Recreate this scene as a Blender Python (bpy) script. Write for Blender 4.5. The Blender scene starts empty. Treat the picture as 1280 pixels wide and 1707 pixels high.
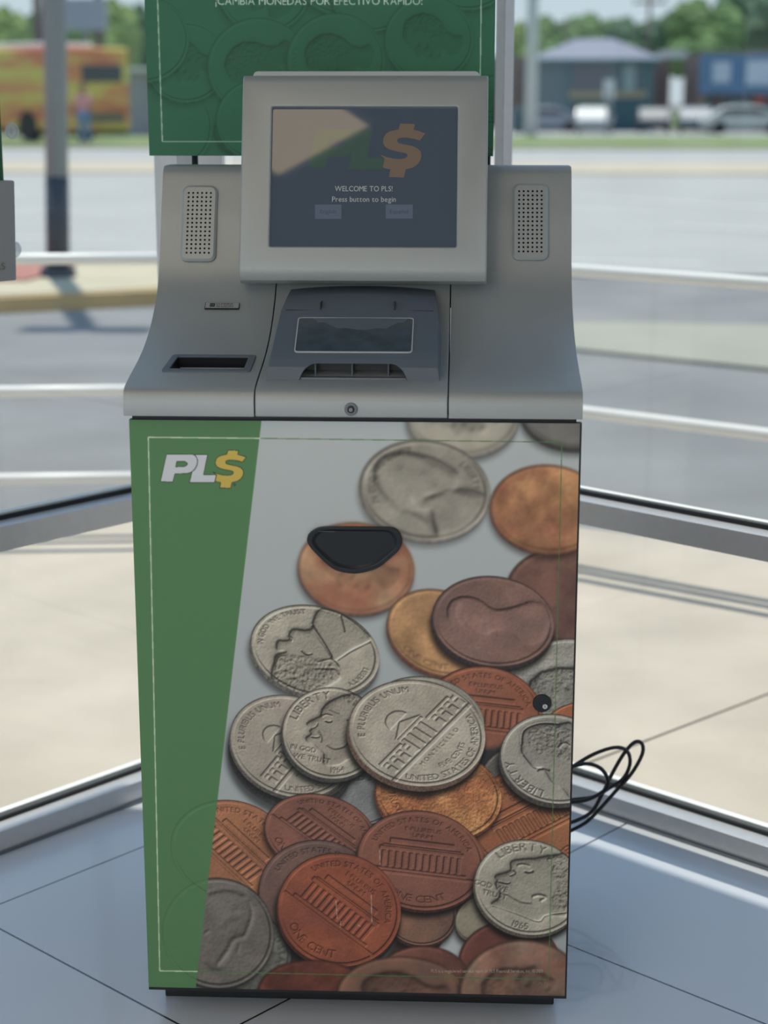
import bpy, bmesh, math, random
import numpy as np
from mathutils import Vector, Matrix

C = bpy.context.scene
COL = C.collection
random.seed(7)
RNG = np.random.RandomState(11)

# ------------------------------------------------------------------ camera
FPX, PCX, PCY = 2933.0, 640.0, 853.5
PITCH = math.atan(715.5 / FPX)
YAW = -0.04406
CAM = np.array([0.1562, -2.5247, 1.4488])
Fv = np.array([math.sin(YAW) * math.cos(PITCH), math.cos(YAW) * math.cos(PITCH), -math.sin(PITCH)])
Rv = np.array([math.cos(YAW), -math.sin(YAW), 0.0])
Uv = np.cross(Rv, Fv)
cam_d = bpy.data.cameras.new('camera'); cam = bpy.data.objects.new('camera', cam_d); COL.objects.link(cam)
cam.location = CAM
cam.rotation_euler = (math.pi / 2 - PITCH, 0, -YAW)
cam_d.sensor_fit = 'VERTICAL'; cam_d.sensor_height = 36.0
cam_d.lens = FPX / 1707 * 36
cam_d.clip_start = 0.05; cam_d.clip_end = 600
cam_d.dof.use_dof = True; cam_d.dof.focus_distance = 2.78; cam_d.dof.aperture_fstop = 3.3
C.camera = cam

# ------------------------------------------------------------------ view, world, sun, lamps
C.view_settings.view_transform = 'Standard'; C.view_settings.look = 'None'
C.view_settings.gamma = 1; C.view_settings.exposure = 0.0
C.view_settings.use_curve_mapping = False
SUN_DIR = Vector((0.041, -0.249, -1.0)).normalized()
SUN_STRENGTH = 3.9
SKY_STRENGTH = 0.98
LAMP_POWER = 4.5
BACK_POWER = 27
w = bpy.data.worlds.new('sky'); C.world = w; w.use_nodes = True
nt = w.node_tree; nt.nodes.clear()
out = nt.nodes.new('ShaderNodeOutputWorld'); bg = nt.nodes.new('ShaderNodeBackground')
tcw = nt.nodes.new('ShaderNodeTexCoord'); sx_ = nt.nodes.new('ShaderNodeSeparateXYZ'); rp_ = nt.nodes.new('ShaderNodeValToRGB')
nt.links.new(tcw.outputs['Generated'], sx_.inputs[0]); nt.links.new(sx_.outputs['Z'], rp_.inputs[0])
def _l(r, g, b_): return tuple((((c / 255) + .055) / 1.055) ** 2.4 for c in (r, g, b_)) + (1,)
el = rp_.color_ramp.elements; el[0].position = 0; el[0].color = _l(206, 219, 228); el[1].position = 1; el[1].color = _l(120, 162, 214)
k_ = el.new(.12); k_.color = _l(196, 215, 230); k_ = el.new(.45); k_.color = _l(166, 196, 228)
nt.links.new(rp_.outputs[0], bg.inputs[0]); bg.inputs[1].default_value = SKY_STRENGTH
nt.links.new(bg.outputs[0], out.inputs[0])
sd = bpy.data.lights.new('sun', 'SUN'); sd.energy = SUN_STRENGTH; sd.angle = math.radians(0.53); sd.color = (1, .95, .86)
so = bpy.data.objects.new('sun', sd); COL.objects.link(so)
so.rotation_euler = SUN_DIR.to_track_quat('-Z', 'Y').to_euler()

# ------------------------------------------------------------------ helpers
def ray(px, py): return Fv * FPX + Rv * (px - PCX) - Uv * (py - PCY)
def at(px, py, ax, v):
    d = ray(px, py); t = (v - CAM[ax]) / d[ax]; return CAM + t * d
def atp(px, py, P0, n):
    d = ray(px, py); t = ((np.array(P0) - CAM) @ np.array(n)) / (d @ np.array(n)); return CAM + t * d
def lin(c):
    c = np.asarray(c, float) / 255.0
    return np.where(c <= .04045, c / 12.92, ((c + .055) / 1.055) ** 2.4)
def tag(o, label=None, cat=None, group=None, kind=None):
    if label: o['label'] = label
    if cat: o['category'] = cat
    if group: o['group'] = group
    if kind: o['kind'] = kind
    return o
def empty(name, loc=(0, 0, 0), rz=0):
    o = bpy.data.objects.new(name, None); COL.objects.link(o); o.location = loc; o.rotation_euler = (0, 0, rz)
    o.empty_display_size = .05
    return o
def mat(name, rgb, rough=.5, metal=0., noise=0., nscale=20., bump=0., bscale=200., emis=None, estr=0., spec=.5, coat=0.):
    """rgb = albedo in sRGB 0-255"""
    m = bpy.data.materials.new(name); m.use_nodes = True
    t = m.node_tree; b = t.nodes['Principled BSDF']
    c = lin(rgb)
    b.inputs['Base Color'].default_value = (*c, 1)
    b.inputs['Roughness'].default_value = rough; b.inputs['Metallic'].default_value = metal
    b.inputs['Specular IOR Level'].default_value = spec
    b.inputs['Coat Weight'].default_value = coat
    tc = t.nodes.new('ShaderNodeTexCoord')
    if noise:
        n = t.nodes.new('ShaderNodeTexNoise'); n.inputs['Scale'].default_value = nscale; n.inputs['Detail'].default_value = 6
        r = t.nodes.new('ShaderNodeMapRange'); r.inputs[1].default_value = .3; r.inputs[2].default_value = .7
        r.inputs[3].default_value = 1 - noise; r.inputs[4].default_value = 1 + noise
        v = t.nodes.new('ShaderNodeVectorMath'); v.operation = 'SCALE'; v.inputs[0].default_value = tuple(c)
        t.links.new(tc.outputs['Object'], n.inputs['Vector']); t.links.new(n.outputs[0], r.inputs[0])
        t.links.new(r.outputs[0], v.inputs['Scale']); t.links.new(v.outputs[0], b.inputs['Base Color'])
    if bump:
        n2 = t.nodes.new('ShaderNodeTexNoise'); n2.inputs['Scale'].default_value = bscale
        bp = t.nodes.new('ShaderNodeBump'); bp.inputs['Strength'].default_value = bump; bp.inputs['Distance'].default_value = .002
        t.links.new(tc.outputs['Object'], n2.inputs['Vector']); t.links.new(n2.outputs[0], bp.inputs['Height'])
        t.links.new(bp.outputs[0], b.inputs['Normal'])
    if emis is not None:
        b.inputs['Emission Color'].default_value = (*lin(emis), 1); b.inputs['Emission Strength'].default_value = estr
    return m
def mesh(name, verts, faces, m=None, parent=None, bevel=0, seg=2, smooth=False, mats=None, fm=None, world=None):
    me = bpy.data.meshes.new(name)
    me.from_pydata([tuple(map(float, v)) for v in verts], [], faces); me.update()
    bm = bmesh.new(); bm.from_mesh(me); bmesh.ops.recalc_face_normals(bm, faces=bm.faces)
    if all(e.is_manifold for e in bm.edges) and bm.calc_volume(signed=True) < 0: bmesh.ops.reverse_faces(bm, faces=bm.faces)
    bm.to_mesh(me); bm.free()
    for x in (mats or ([m] if m else [])): me.materials.append(x)
    if fm is not None: me.polygons.foreach_set('material_index', fm)
    o = bpy.data.objects.new(name, me); COL.objects.link(o)
    if parent: o.parent = parent
    if world is not None: o.matrix_local = world
    if smooth: me.polygons.foreach_set('use_smooth', [True] * len(me.polygons))
    if bevel:
        b = o.modifiers.new('bevel', 'BEVEL'); b.width = bevel; b.segments = seg; b.limit_method = 'ANGLE'; b.angle_limit = math.radians(35)
        b.harden_normals = False
    return o
class MB:
    def __init__(s): s.v = []; s.f = []; s.m = []
    def add(s, v, f, mi=0):
        k = len(s.v); s.v += [tuple(map(float, p)) for p in v]; s.f += [[i + k for i in q] for q in f]; s.m += [mi] * len(f); return s
    def box(s, lo, hi, mi=0):
        x0, y0, z0 = lo; x1, y1, z1 = hi
        v = [(x0, y0, z0), (x1, y0, z0), (x1, y1, z0), (x0, y1, z0), (x0, y0, z1), (x1, y0, z1), (x1, y1, z1), (x0, y1, z1)]
        return s.add(v, [(0, 3, 2, 1), (4, 5, 6, 7), (0, 1, 5, 4), (1, 2, 6, 5), (2, 3, 7, 6), (3, 0, 4, 7)], mi)
    def prism(s, poly, lo, hi, axis=2, mi=0):
        n = len(poly)
        def p(a, b, h): return {2: (a, b, h), 1: (a, h, b), 0: (h, a, b)}[axis]
        v = [p(a, b, lo) for a, b in poly] + [p(a, b, hi) for a, b in poly]
        f = [tuple(range(n))[::-1], tuple(range(n, 2 * n))] + [(i, (i + 1) % n, n + (i + 1) % n, n + i) for i in range(n)]
        return s.add(v, f, mi)
    def tube(s, pts, r, n=10, mi=0, cap=True):
        pts = [Vector(p) for p in pts]; R = r if isinstance(r, (list, tuple)) else [r] * len(pts)
        rings = []; up = None
        for i, p in enumerate(pts):
            t = (pts[min(i + 1, len(pts) - 1)] - pts[max(i - 1, 0)]).normalized()
            if up is None: up = Vector((0, 0, 1)) if abs(t.z) < .9 else Vector((1, 0, 0))
            a = t.cross(up).normalized(); b = t.cross(a).normalized(); up = -b if False else up
            up = b * -1 if abs(t.dot(up)) > .95 else up
            a = t.cross(up).normalized(); b = a.cross(t).normalized()
            rings.append([p + (a * math.cos(q * 2 * math.pi / n) + b * math.sin(q * 2 * math.pi / n)) * R[i] for q in range(n)])
        v = [q for g in rings for q in g]; f = []
        for i in range(len(pts) - 1):
            for j in range(n): f.append((i * n + j, i * n + (j + 1) % n, (i + 1) * n + (j + 1) % n, (i + 1) * n + j))
        if cap: f += [tuple(range(n))[::-1], tuple(range((len(pts) - 1) * n, len(pts) * n))]
        return s.add(v, f, mi)
    def build(s, name, m=None, parent=None, mats=None, **k):
        return mesh(name, s.v, s.f, m, parent, mats=mats, fm=s.m if mats else None, **k)
def rrect(x0, y0, x1, y1, r, n=5):
    p = []
    for cx, cy, a in ((x1 - r, y0 + r, -90), (x1 - r, y1 - r, 0), (x0 + r, y1 - r, 90), (x0 + r, y0 + r, 180)):
        for i in range(n + 1):
            t = math.radians(a + 90 * i / n); p.append((cx + r * math.cos(t), cy + r * math.sin(t)))
    return p
def frame(origin, x, y):
    x = Vector(x).normalized(); y = Vector(y).normalized(); z = x.cross(y).normalized(); y = z.cross(x)
    M = Matrix.Identity(4)
    for i in range(3): M[i][0] = x[i]; M[i][1] = y[i]; M[i][2] = z[i]; M[i][3] = origin[i]
    return M
def boolean(o, cutter):
    md = o.modifiers.new('cut', 'BOOLEAN'); md.object = cutter; md.operation = 'DIFFERENCE'; md.solver = 'EXACT'
    dg = bpy.context.evaluated_depsgraph_get(); me = bpy.data.meshes.new_from_object(o.evaluated_get(dg))
    o.modifiers.clear(); o.data = me
    bpy.data.objects.remove(cutter, do_unlink=True)
_gl = {}
def glyph(ch):
    if ch in _gl: return _gl[ch]
    cu = bpy.data.curves.new('t', 'FONT'); cu.body = ch; cu.size = 1; cu.resolution_u = 3
    o = bpy.data.objects.new('t', cu); COL.objects.link(o)
    dg = bpy.context.evaluated_depsgraph_get(); me = o.evaluated_get(dg).to_mesh()
    me.calc_loop_triangles()
    V = np.array([(v.co.x, v.co.y) for v in me.vertices]).reshape(-1, 2)
    T = np.array([t.vertices[:] for t in me.loop_triangles]).reshape(-1, 3)
    bpy.data.objects.remove(o, do_unlink=True); bpy.data.curves.remove(cu)
    if len(V): x0, x1 = V[:, 0].min(), V[:, 0].max(); V = V - [x0, 0]; wd = x1 - x0
    else: wd = .22
    _gl[ch] = (V, T, wd); return _gl[ch]
def text_layout(s, size, gap=.09):
    """list of (V,T) laid out on a baseline starting at 0; returns width too"""
    x = 0; res = []
    for ch in s:
        V, T, wd = glyph(ch)
        if len(V): res.append((V * size + [x, 0], T))
        x += (wd + gap) * size
    return res, x - gap * size
def text_obj(name, s, width, height, M, m, parent, thick=.0002, bold=0):
    L, wd = text_layout(s, 1.0)
    sx = width / wd; sy = height / .72
    b = MB()
    for V, T in L:
        b.add([((p[0] - wd / 2) * sx, p[1] * sy, thick) for p in V], [tuple(t) for t in T])
    o = b.build(name, m, parent); o.matrix_local = M
    return o
# ------------------------------------------------------------------ materials
M = {}
M['silver'] = mat('silver_paint', (166, 171, 171), rough=.42, metal=.35, noise=.05, nscale=900, bump=.08, bscale=900)
M['cap'] = mat('pale_silver_plastic', (198, 202, 202), rough=.45)
M['charcoal'] = mat('charcoal_plastic', (94, 104, 116), rough=.42, bump=.06, bscale=800)
M['black'] = mat('black_paint', (26, 28, 31), rough=.45)
M['blackg'] = mat('black_gloss_plastic', (24, 30, 36), rough=.3)
M['hole'] = mat('dark_hole', (6, 6, 8), rough=.9)
M['chrome'] = mat('chrome', (200, 200, 200), rough=.2, metal=1)
M['steel'] = mat('steel_grey', (120, 125, 130), rough=.35, metal=.7)
M['alu'] = mat('anodised_aluminium', (205, 205, 206), rough=.35, metal=.3, noise=.03, nscale=60)
M['gasket'] = mat('black_gasket', (30, 33, 36), rough=.6)
M['white'] = mat('white_paint', (225, 225, 222), rough=.5)
M['wallp'] = mat('interior_wall_paint', (205, 198, 186), rough=.8)
M['ceil'] = mat('dark_ceiling_tile', (110, 112, 116), rough=.9, noise=.05, nscale=40)
M['cable'] = mat('black_cable', (22, 24, 27), rough=.45)
def glass_mat(name, tint=(1, 1, 1), f=.9):
    m = bpy.data.materials.new(name); m.use_nodes = True; t = m.node_tree; t.nodes.clear()
    o = t.nodes.new('ShaderNodeOutputMaterial'); mx = t.nodes.new('ShaderNodeMixShader')
    tr = t.nodes.new('ShaderNodeBsdfTransparent'); tr.inputs[0].default_value = (*tint, 1)
    gl = t.nodes.new('ShaderNodeBsdfGlossy'); gl.inputs['Roughness'].default_value = .01
    lw = t.nodes.new('ShaderNodeLayerWeight'); lw.inputs[0].default_value = .5
    pw = t.nodes.new('ShaderNodeMath'); pw.operation = 'POWER'; pw.inputs[1].default_value = 5
    ma = t.nodes.new('ShaderNodeMath'); ma.operation = 'MULTIPLY_ADD'; ma.inputs[1].default_value = .28; ma.inputs[2].default_value = .02
    t.links.new(lw.outputs['Facing'], pw.inputs[0]); t.links.new(pw.outputs[0], ma.inputs[0]); t.links.new(ma.outputs[0], mx.inputs[0])
    t.links.new(tr.outputs[0], mx.inputs[1]); t.links.new(gl.outputs[0], mx.inputs[2])
    t.links.new(mx.outputs[0], o.inputs[0]); return m
M['glass'] = glass_mat('window_glass', (.97, .985, .98))

# tile floor
def tile_mat():
    m = mat('grey_floor_tile', (150, 152, 152), rough=.26, spec=1.0, coat=.35); t = m.node_tree; b = t.nodes['Principled BSDF']
    tc = t.nodes.new('ShaderNodeTexCoord'); mp = t.nodes.new('ShaderNodeMapping'); br = t.nodes.new('ShaderNodeTexBrick')
    mp.inputs['Location'].default_value = (.125 + 6.3, .2 + 6.3, 0)
    br.offset = 0; br.squash = 1
    br.inputs['Scale'].default_value = 1; br.inputs['Brick Width'].default_value = .63; br.inputs['Row Height'].default_value = .63
    br.inputs['Mortar Size'].default_value = .0022; br.inputs['Mortar Smooth'].default_value = .1
    br.inputs['Color1'].default_value = (*lin((208, 211, 216)), 1); br.inputs['Color2'].default_value = (*lin((211, 214, 219)), 1)
    br.inputs['Mortar'].default_value = (*lin((60, 52, 50)), 1)
    t.links.new(tc.outputs['Object'], mp.inputs[0]); t.links.new(mp.outputs[0], br.inputs[0]); t.links.new(br.outputs[0], b.inputs['Base Color'])
    bp = t.nodes.new('ShaderNodeBump'); bp.inputs['Strength'].default_value = .4; bp.inputs['Distance'].default_value = .001; bp.invert = True
    t.links.new(br.outputs['Fac'], bp.inputs['Height']); t.links.new(bp.outputs[0], b.inputs['Normal'])
    return m
M['tile'] = tile_mat()

# ------------------------------------------------------------------ the room: walls run along u (right wall) and v (left wall)
AZ = math.radians(40.1)
u = np.array([math.cos(AZ), -math.sin(AZ)]); v = np.array([math.sin(AZ), math.cos(AZ)])
def uv(a, b): p = u * a + v * b; return (p[0], p[1])
UL, VR = -.932, .928          # inner faces of the left and right glazing
vL, uR = .53, -.497           # where the chamfered corner pane starts on each wall
H = 3.0
RM = Matrix.Rotation(-AZ, 4, 'Z')      # room frame: x = u, y = v
def struct(o): o['kind'] = 'structure'; return o
room_poly = [(UL - .07, -4.2), (5.2, -4.2), (5.2, VR + .07), (uR, VR + .07), (UL - .07, vL)]
b = MB(); b.prism(room_poly, -.3, 0); fl = struct(b.build('floor', M['tile'])); fl.matrix_local = RM
b = MB(); b.prism(room_poly, H, H + .2); ce = struct(b.build('ceiling', M['ceil'])); ce.matrix_local = RM
# unseen awning slab, shaped to cut the sun strips: deeper over the left glazing
b = MB(); b.prism([(UL - .58, -4.4), (UL - .07, -4.4), (UL - .07, vL), (uR, VR + .07), (5.4, VR + .07), (5.4, VR + .355), (uR - .2, VR + .355), (UL - .58, vL + .25)], H, H + .2)
aw = struct(b.build('sun_cut_awning', M['white'])); aw.matrix_local = RM
b = MB(); b.box((5.2, -4.2, 0), (5.35, VR, H)); o = struct(b.build('wall_right', M['wallp'])); o.matrix_local = RM
b = MB(); b.box((UL, -4.35, 0), (5.35, -4.2, H)); o = struct(b.build('wall_back', M['wallp'])); o.matrix_local = RM

def glazing(name, p0, p1, inward, posts, label, mw=.05, md=.07):
    """p0,p1 in room frame on the inner face line; inward = unit normal to the inside"""
    p0 = Vector((*p0, 0)); p1 = Vector((*p1, 0)); d = (p1 - p0); Ln = d.length; d.normalize()
    n = Vector((*inward, 0))
    root = empty(name); root['kind'] = 'structure'; root['label'] = label
    F = frame(p0, d, -n if False else Vector((0, 0, 1)))
    # local frame: x along wall, y up, z = x cross y ; make local z point outward or inward
    zdir = d.cross(Vector((0, 0, 1)))
    s = 1 if zdir.dot(n) > 0 else -1      # s=+1: local +z is inward
    W = RM @ F
    def part(nm, boxes, m, bevel=.0):
        q = MB()
        for (x0, x1, y0, y1, i0, i1) in boxes:      # i = distance outward from inner face
            za, zb = sorted((-s * i0, -s * i1)); q.box((x0, y0, za), (x1, y1, zb))
        o = q.build(nm, m, root, bevel=bevel); o.matrix_local = W; return o
    part('sill_frame', [(0, Ln, 0, .045, 0, .07)], M['alu'], .0012)
    part('base_shoe', [(0, Ln, 0, .006, -.006, 0)], M['steel'])
    part('mid_rail', [(0, Ln, .597, .645, 0, .07)], M['alu'], .0012)
    part('head_rail', [(0, Ln, H - .06, H, 0, .07)], M['alu'])
    for x in posts: part('mullion', [(x, x + (mw if x == 0 else .05), 0, H, 0, md if x == 0 else .07)], M['alu'], .0012)
    part('gasket', [(0, Ln, .045, .053, .042, .047), (0, Ln, .645, .654, .042, .047), (0, Ln, .589, .597, .042, .047)], M['gasket'])
    part('outer_bead', [(0, Ln, .045, .058, .053, .07), (0, Ln, .645, .656, .053, .07)], M['white'])
    xs = [0.0] + [x for x in posts] + [Ln]
    part('glass_pane', [(0, Ln, .05, .592, .047, .053)], M['glass'])
    part('glass_pane', [(0, Ln, .65, H - .06, .047, .053)], M['glass'])
glazing('window_1', (UL, -4.2), (UL, vL), (1, 0), [4.68, 3.0, 1.4], 'left storefront glazing with aluminium frame')
glazing('window_2', (UL, vL), (uR, VR), (.6428, -.766), [0.0], 'narrow chamfered corner pane behind the kiosk')
glazing('window_3', (uR, VR), (5.2, VR), (0, -1), [0.0, 1.9, 3.8], 'right storefront glazing with aluminium frame', .022, .03)

# added front fill, unseen: made-up glowing window plus area lamp on the back wall
wb = empty('added_fill_panel'); wb['kind'] = 'structure'
o = MB().box((-.2, -4.2, .9), (4.4, -4.185, 2.5)).build('glass_pane', mat('fill_glow_pane', (235, 240, 245), emis=(235, 242, 250), estr=.8), wb); o.matrix_local = RM  # emissive sheet, not real glazing: added to brighten the kiosk front
q = MB()
for x in (-.25, 1.3, 2.85, 4.4): q.box((x, -4.2, .85), (x + .05, -4.16, 2.55))
q.box((-.25, -4.2, .85), (4.45, -4.16, .9)).box((-.25, -4.2, 2.5), (4.45, -4.16, 2.55)); o = q.build('window_frame', M['alu'], wb); o.matrix_local = RM
ld = bpy.data.lights.new('back_fill', 'AREA'); ld.shape = 'RECTANGLE'; ld.size = 4.4; ld.size_y = 1.5; ld.energy = BACK_POWER; ld.color = (.93, .97, 1)
lo = bpy.data.objects.new('back_fill', ld); COL.objects.link(lo); x, y = uv(2.1, -4.12); lo.location = (x, y, 1.7); lo.rotation_euler = Vector((v[0], v[1], 0)).to_track_quat('-Z', 'Y').to_euler()
# ceiling lamps of the room
M['lampglow'] = mat('lamp_diffuser', (255, 250, 240), emis=(255, 238, 212), estr=2.2)
M['panel_glow'] = mat('dim_lamp_diffuser', (250, 235, 205), emis=(255, 225, 180), estr=1.2)
def troffer(x, y, lx, ly, rz, label, m, group=None):
    root = empty('ceiling_light', (x, y, H), rz); tag(root, label, 'ceiling light', group)
    q = MB(); t = .02
    q.box((-lx, -ly, -.03), (-lx + t, ly, 0)).box((lx - t, -ly, -.03), (lx, ly, 0)).box((-lx, -ly, -.03), (lx, -ly + t, 0)).box((-lx, ly - t, -.03), (lx, ly, 0))
    q.build('frame', M['white'], root)
    MB().box((-lx + t, -ly + t, -.022), (lx - t, ly - t, -.005)).build('diffuser', m, root)
    return root
# (positions in the room frame -> world)
for k, (a, bb) in enumerate([(1.2, -2.9), (3.4, -1.2), (3.4, -3.2)]):
    x, y = uv(a, bb)
    troffer(x, y, .3, .6, -AZ, ['recessed ceiling light panel behind the camera to the left', 'recessed ceiling light panel behind the camera to the right', 'recessed ceiling light panel farthest behind the camera'][k], M['lampglow'])
    ld = bpy.data.lights.new('lamp', 'AREA'); ld.shape = 'RECTANGLE'; ld.size = .55; ld.size_y = 1.15; ld.energy = LAMP_POWER; ld.color = (1, .98, .95)
    lo = bpy.data.objects.new('lamp', ld); COL.objects.link(lo); lo.location = (x, y, H - .04); lo.rotation_euler = (0, 0, -AZ)
M['panel_glow'].node_tree.nodes['Principled BSDF'].inputs['Emission Strength'].default_value = 3.6
troffer(-.669, -1.557, .2235, .6, math.radians(41.1), 'recessed warm ceiling light panel mirrored in the kiosk screen', M['panel_glow'])

# ------------------------------------------------------------------ the coin kiosk
KX0, KX1 = -.334, .332
kiosk = empty('coin_kiosk', (0, .25, 0))
tag(kiosk, 'grey and green coin counting kiosk with a coin photo front in the window corner', 'kiosk')
KI = Matrix.Translation((0, -.25, 0))
def kp(b, name, m=None, **k):
    o = b.build(name, m, kiosk, **k); o.matrix_local = KI @ (k.get('world') or Matrix.Identity(4)); return o
DOOR = dict(x0=-.3300, x1=.3328, z0=.045, z1=.968)
b = MB(); b.box((-.322, .012, .044), (.324, .50, .955)); kp(b, 'cabinet_body', M['black'], bevel=.003)
b = MB(); b.box((-.315, .06, 0), (.317, .46, .044)); kp(b, 'plinth', M['black'], bevel=.002)
b = MB(); b.box((-.326, .004, .955), (.325, .49, .977)); kp(b, 'neck_strip', M['blackg'])
# --- console: constant-width extrusion of the side profile, in three panels
prof0 = [(-.020, .9775), (-.020, 1.000), (-.016, 1.010), (-.006, 1.0175), (.030, 1.0255), (.075, 1.033), (.115, 1.0405), (.155, 1.050), (.195, 1.063), (.228, 1.077),
        (.256, 1.093), (.282, 1.111), (.303, 1.130), (.318, 1.151), (.331, 1.178), (.345, 1.212), (.357, 1.243), (.372, 1.276), (.384, 1.302), (.390, 1.310), (.400, 1.316)]
def smooth_prof(P, k=4):
    out = [P[0], P[1]]
    Q = P[1:]; Q = [Q[0]] + Q + [Q[-1]]
    for i in range(1, len(Q) - 2):
        for t in range(1, k + 1):
            t /= k; a, b_, c, d = [np.array(q) for q in Q[i - 1:i + 3]]
            p = .5 * ((2 * b_) + (c - a) * t + (2 * a - 5 * b_ + 4 * c - d) * t * t + (3 * b_ - a - 3 * c + d) * t ** 3); out.append((float(p[0]), float(p[1])))
    return out
prof = smooth_prof(prof0)
def smooth_by_angle(o, deg=30):
    o.data.polygons.foreach_set('use_smooth', [True] * len(o.data.polygons)); o.data.set_sharp_from_angle(angle=math.radians(deg))
def prof_z(y):
    return float(np.interp(y, [p[0] for p in prof[2:]], [p[1] for p in prof[2:]]))
low = [p for p in prof if p[1] <= 1.131] + [(.309, 1.138)]
def solid(top, x0, x1, nm, back=.46, round_=.004):
    poly = list(top) + [(back, top[-1][1]), (back, .9775)]
    return kp(MB().prism(poly, x0, x1, axis=0), nm, M['silver'], bevel=round_, seg=3)
SX0, SX1 = -.1425, .1385          # seams
XM0, XM1 = -.1925, .1935          # monitor bay edges
wing = list(prof)
def L_panel(x0, xi, x1, nm):
    """side panel: full-height wing between x0..xi, low part reaching in to x1"""
    o = solid(wing, min(x0, xi), max(x0, xi), nm)
    q = solid(low, min(xi, x1), max(xi, x1), nm + '_inner')
    return o, q
def join(objs, name):
    for o in objs:
        dg = bpy.context.evaluated_depsgraph_get()
    bm = bmesh.new()
    for o in objs:
        dg = bpy.context.evaluated_depsgraph_get(); me = bpy.data.meshes.new_from_object(o.evaluated_get(dg)); bm.from_mesh(me)
    res = bpy.data.meshes.new(name); bm.to_mesh(res); bm.free()
    res.materials.append(objs[0].data.materials[0])
    base = objs[0]; base.modifiers.clear(); base.data = res; base.name = name
    for o in objs[1:]: bpy.data.objects.remove(o, do_unlink=True)
    return base
def wing_poly_panel(xo, xi, xs, nm):
    # one closed mesh: columns along X at xo, xi (full profile), xi..xs (low profile)
    b = MB()
    x0, x1 = sorted((xo, xi)); x2, x3 = sorted((xi, xs))
    n = len(prof); k = len(low)
    full = list(prof) + [(.46, prof[-1][1]), (.46, .9775)]
    o1 = kp(MB().prism(full, x0, x1, axis=0), nm, M['silver'])
    o2 = kp(MB().prism(list(low) + [(.46, low[-1][1]), (.46, .9775)], x2 - .0001 if xs > xi else x2, x3 + (.0001 if xs < xi else 0), axis=0), nm + 'b', M['silver'])
    md = o1.modifiers.new('u', 'BOOLEAN'); md.operation = 'UNION'; md.object = o2; md.solver = 'EXACT'
    dg = bpy.context.evaluated_depsgraph_get(); me = bpy.data.meshes.new_from_object(o1.evaluated_get(dg)); o1.modifiers.clear(); o1.data = me
    bpy.data.objects.remove(o2, do_unlink=True)
    return o1
def add_bevel(o, wd, seg=3, ang=38):
    b_ = o.modifiers.new('bevel', 'BEVEL'); b_.width = wd; b_.segments = seg; b_.limit_method = 'ANGLE'; b_.angle_limit = math.radians(ang); b_.harden_normals = False
lp = wing_poly_panel(KX0, XM0, SX0 - .0009, 'left_console_panel')
# coin reject slot cut in the left panel
def sl(y, x): return (x, y, prof_z(y))
cb = MB()
yA, yB = .064, .124
cx0, cx1, dx0, dx1 = -.280, -.168, -.2745, -.166
cb.add([(cx0, yA, .98), (cx1, yA, .98), (dx1, yB, .98), (dx0, yB, .98), (cx0, yA, 1.06), (cx1, yA, 1.06), (dx1, yB, 1.075), (dx0, yB, 1.075)],
       [(0, 3, 2, 1), (4, 5, 6, 7), (0, 1, 5, 4), (1, 2, 6, 5), (2, 3, 7, 6), (3, 0, 4, 7)])
cut = cb.build('cut', None, kiosk); cut.matrix_local = KI
bpy.context.view_layer.update()
boolean(lp, cut); smooth_by_angle(lp); add_bevel(lp, .0045)
rp = wing_poly_panel(KX1, XM1, SX1 + .0009, 'right_console_panel'); smooth_by_angle(rp); add_bevel(rp, .0045)
cp = kp(MB().prism(list(low) + [(.45, low[-1][1]), (.45, .9775)], SX0 + .0009, SX1 - .0009, axis=0), 'center_console_panel', M['silver'], bevel=.0015, seg=2); smooth_by_angle(cp)
kp(MB().box((-.30, .0, .980), (.30, .44, 1.005)), 'inner_chassis', M['hole'])
# dark bay behind the screen
b = MB(); b.box((XM0 - .002, .36, 1.09), (XM1 + .002, .455, 1.262)); kp(b, 'monitor_bay', M['blackg'])
# coin reject tray (bezel ring + cup)
tray_n = Vector((0, prof_z(yA) - prof_z(yB), yB - yA)).normalized()
def ring(outer, inner, h0, h1, mi=0, b=None):
    b = b or MB(); n = len(outer)
    vs = [(*p, h1) for p in outer] + [(*p, h1) for p in inner] + [(*p, h0) for p in outer] + [(*p, h0) for p in inner]
    fs = []
    for i in range(n):
        j = (i + 1) % n
        fs += [(i, j, n + j, n + i), (2 * n + i, i, n + i, 3 * n + i)[::-1] if False else (i, 2 * n + i, 2 * n + j, j), (n + i, n + j, 3 * n + j, 3 * n + i), (2 * n + i, 3 * n + i, 3 * n + j, 2 * n + j)]
    return b.add(vs, fs, mi)
def quad_rr(q, r, n=4):
    """rounded quad from four corners (ccw)"""
    out = []
    for i in range(4):
        p = Vector(q[i]); a = Vector(q[i - 1]); c = Vector(q[(i + 1) % 4])
        e1 = (a - p).normalized(); e2 = (c - p).normalized()
        for k in range(n + 1):
            t = k / n; pt = (1 - t) ** 2 * (p + e1 * r) + 2 * t * (1 - t) * p + t * t * (p + e2 * r); out.append((pt.x, pt.y))
    return out
yl = (yB - yA) / tray_n.z
outer = quad_rr([(-.2905, -.007), (-.157, -.007), (-.1555, yl + .006), (-.2835, yl + .006)], .006)
inner = quad_rr([(-.2795, .003), (-.168, .003), (-.1665, yl - .003), (-.2745, yl - .003)], .003)
TW = frame((0, yA, prof_z(yA)), (1, 0, 0), (0, yB - yA, prof_z(yB) - prof_z(yA)))
b = ring(outer, inner, -.001, .0022); 
tray = b.build('reject_tray', M['charcoal'], kiosk, bevel=.0008); tray.matrix_local = KI @ TW
b = MB(); n_ = len(inner)
low_in = [(x, y) for x, y in inner]
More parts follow.
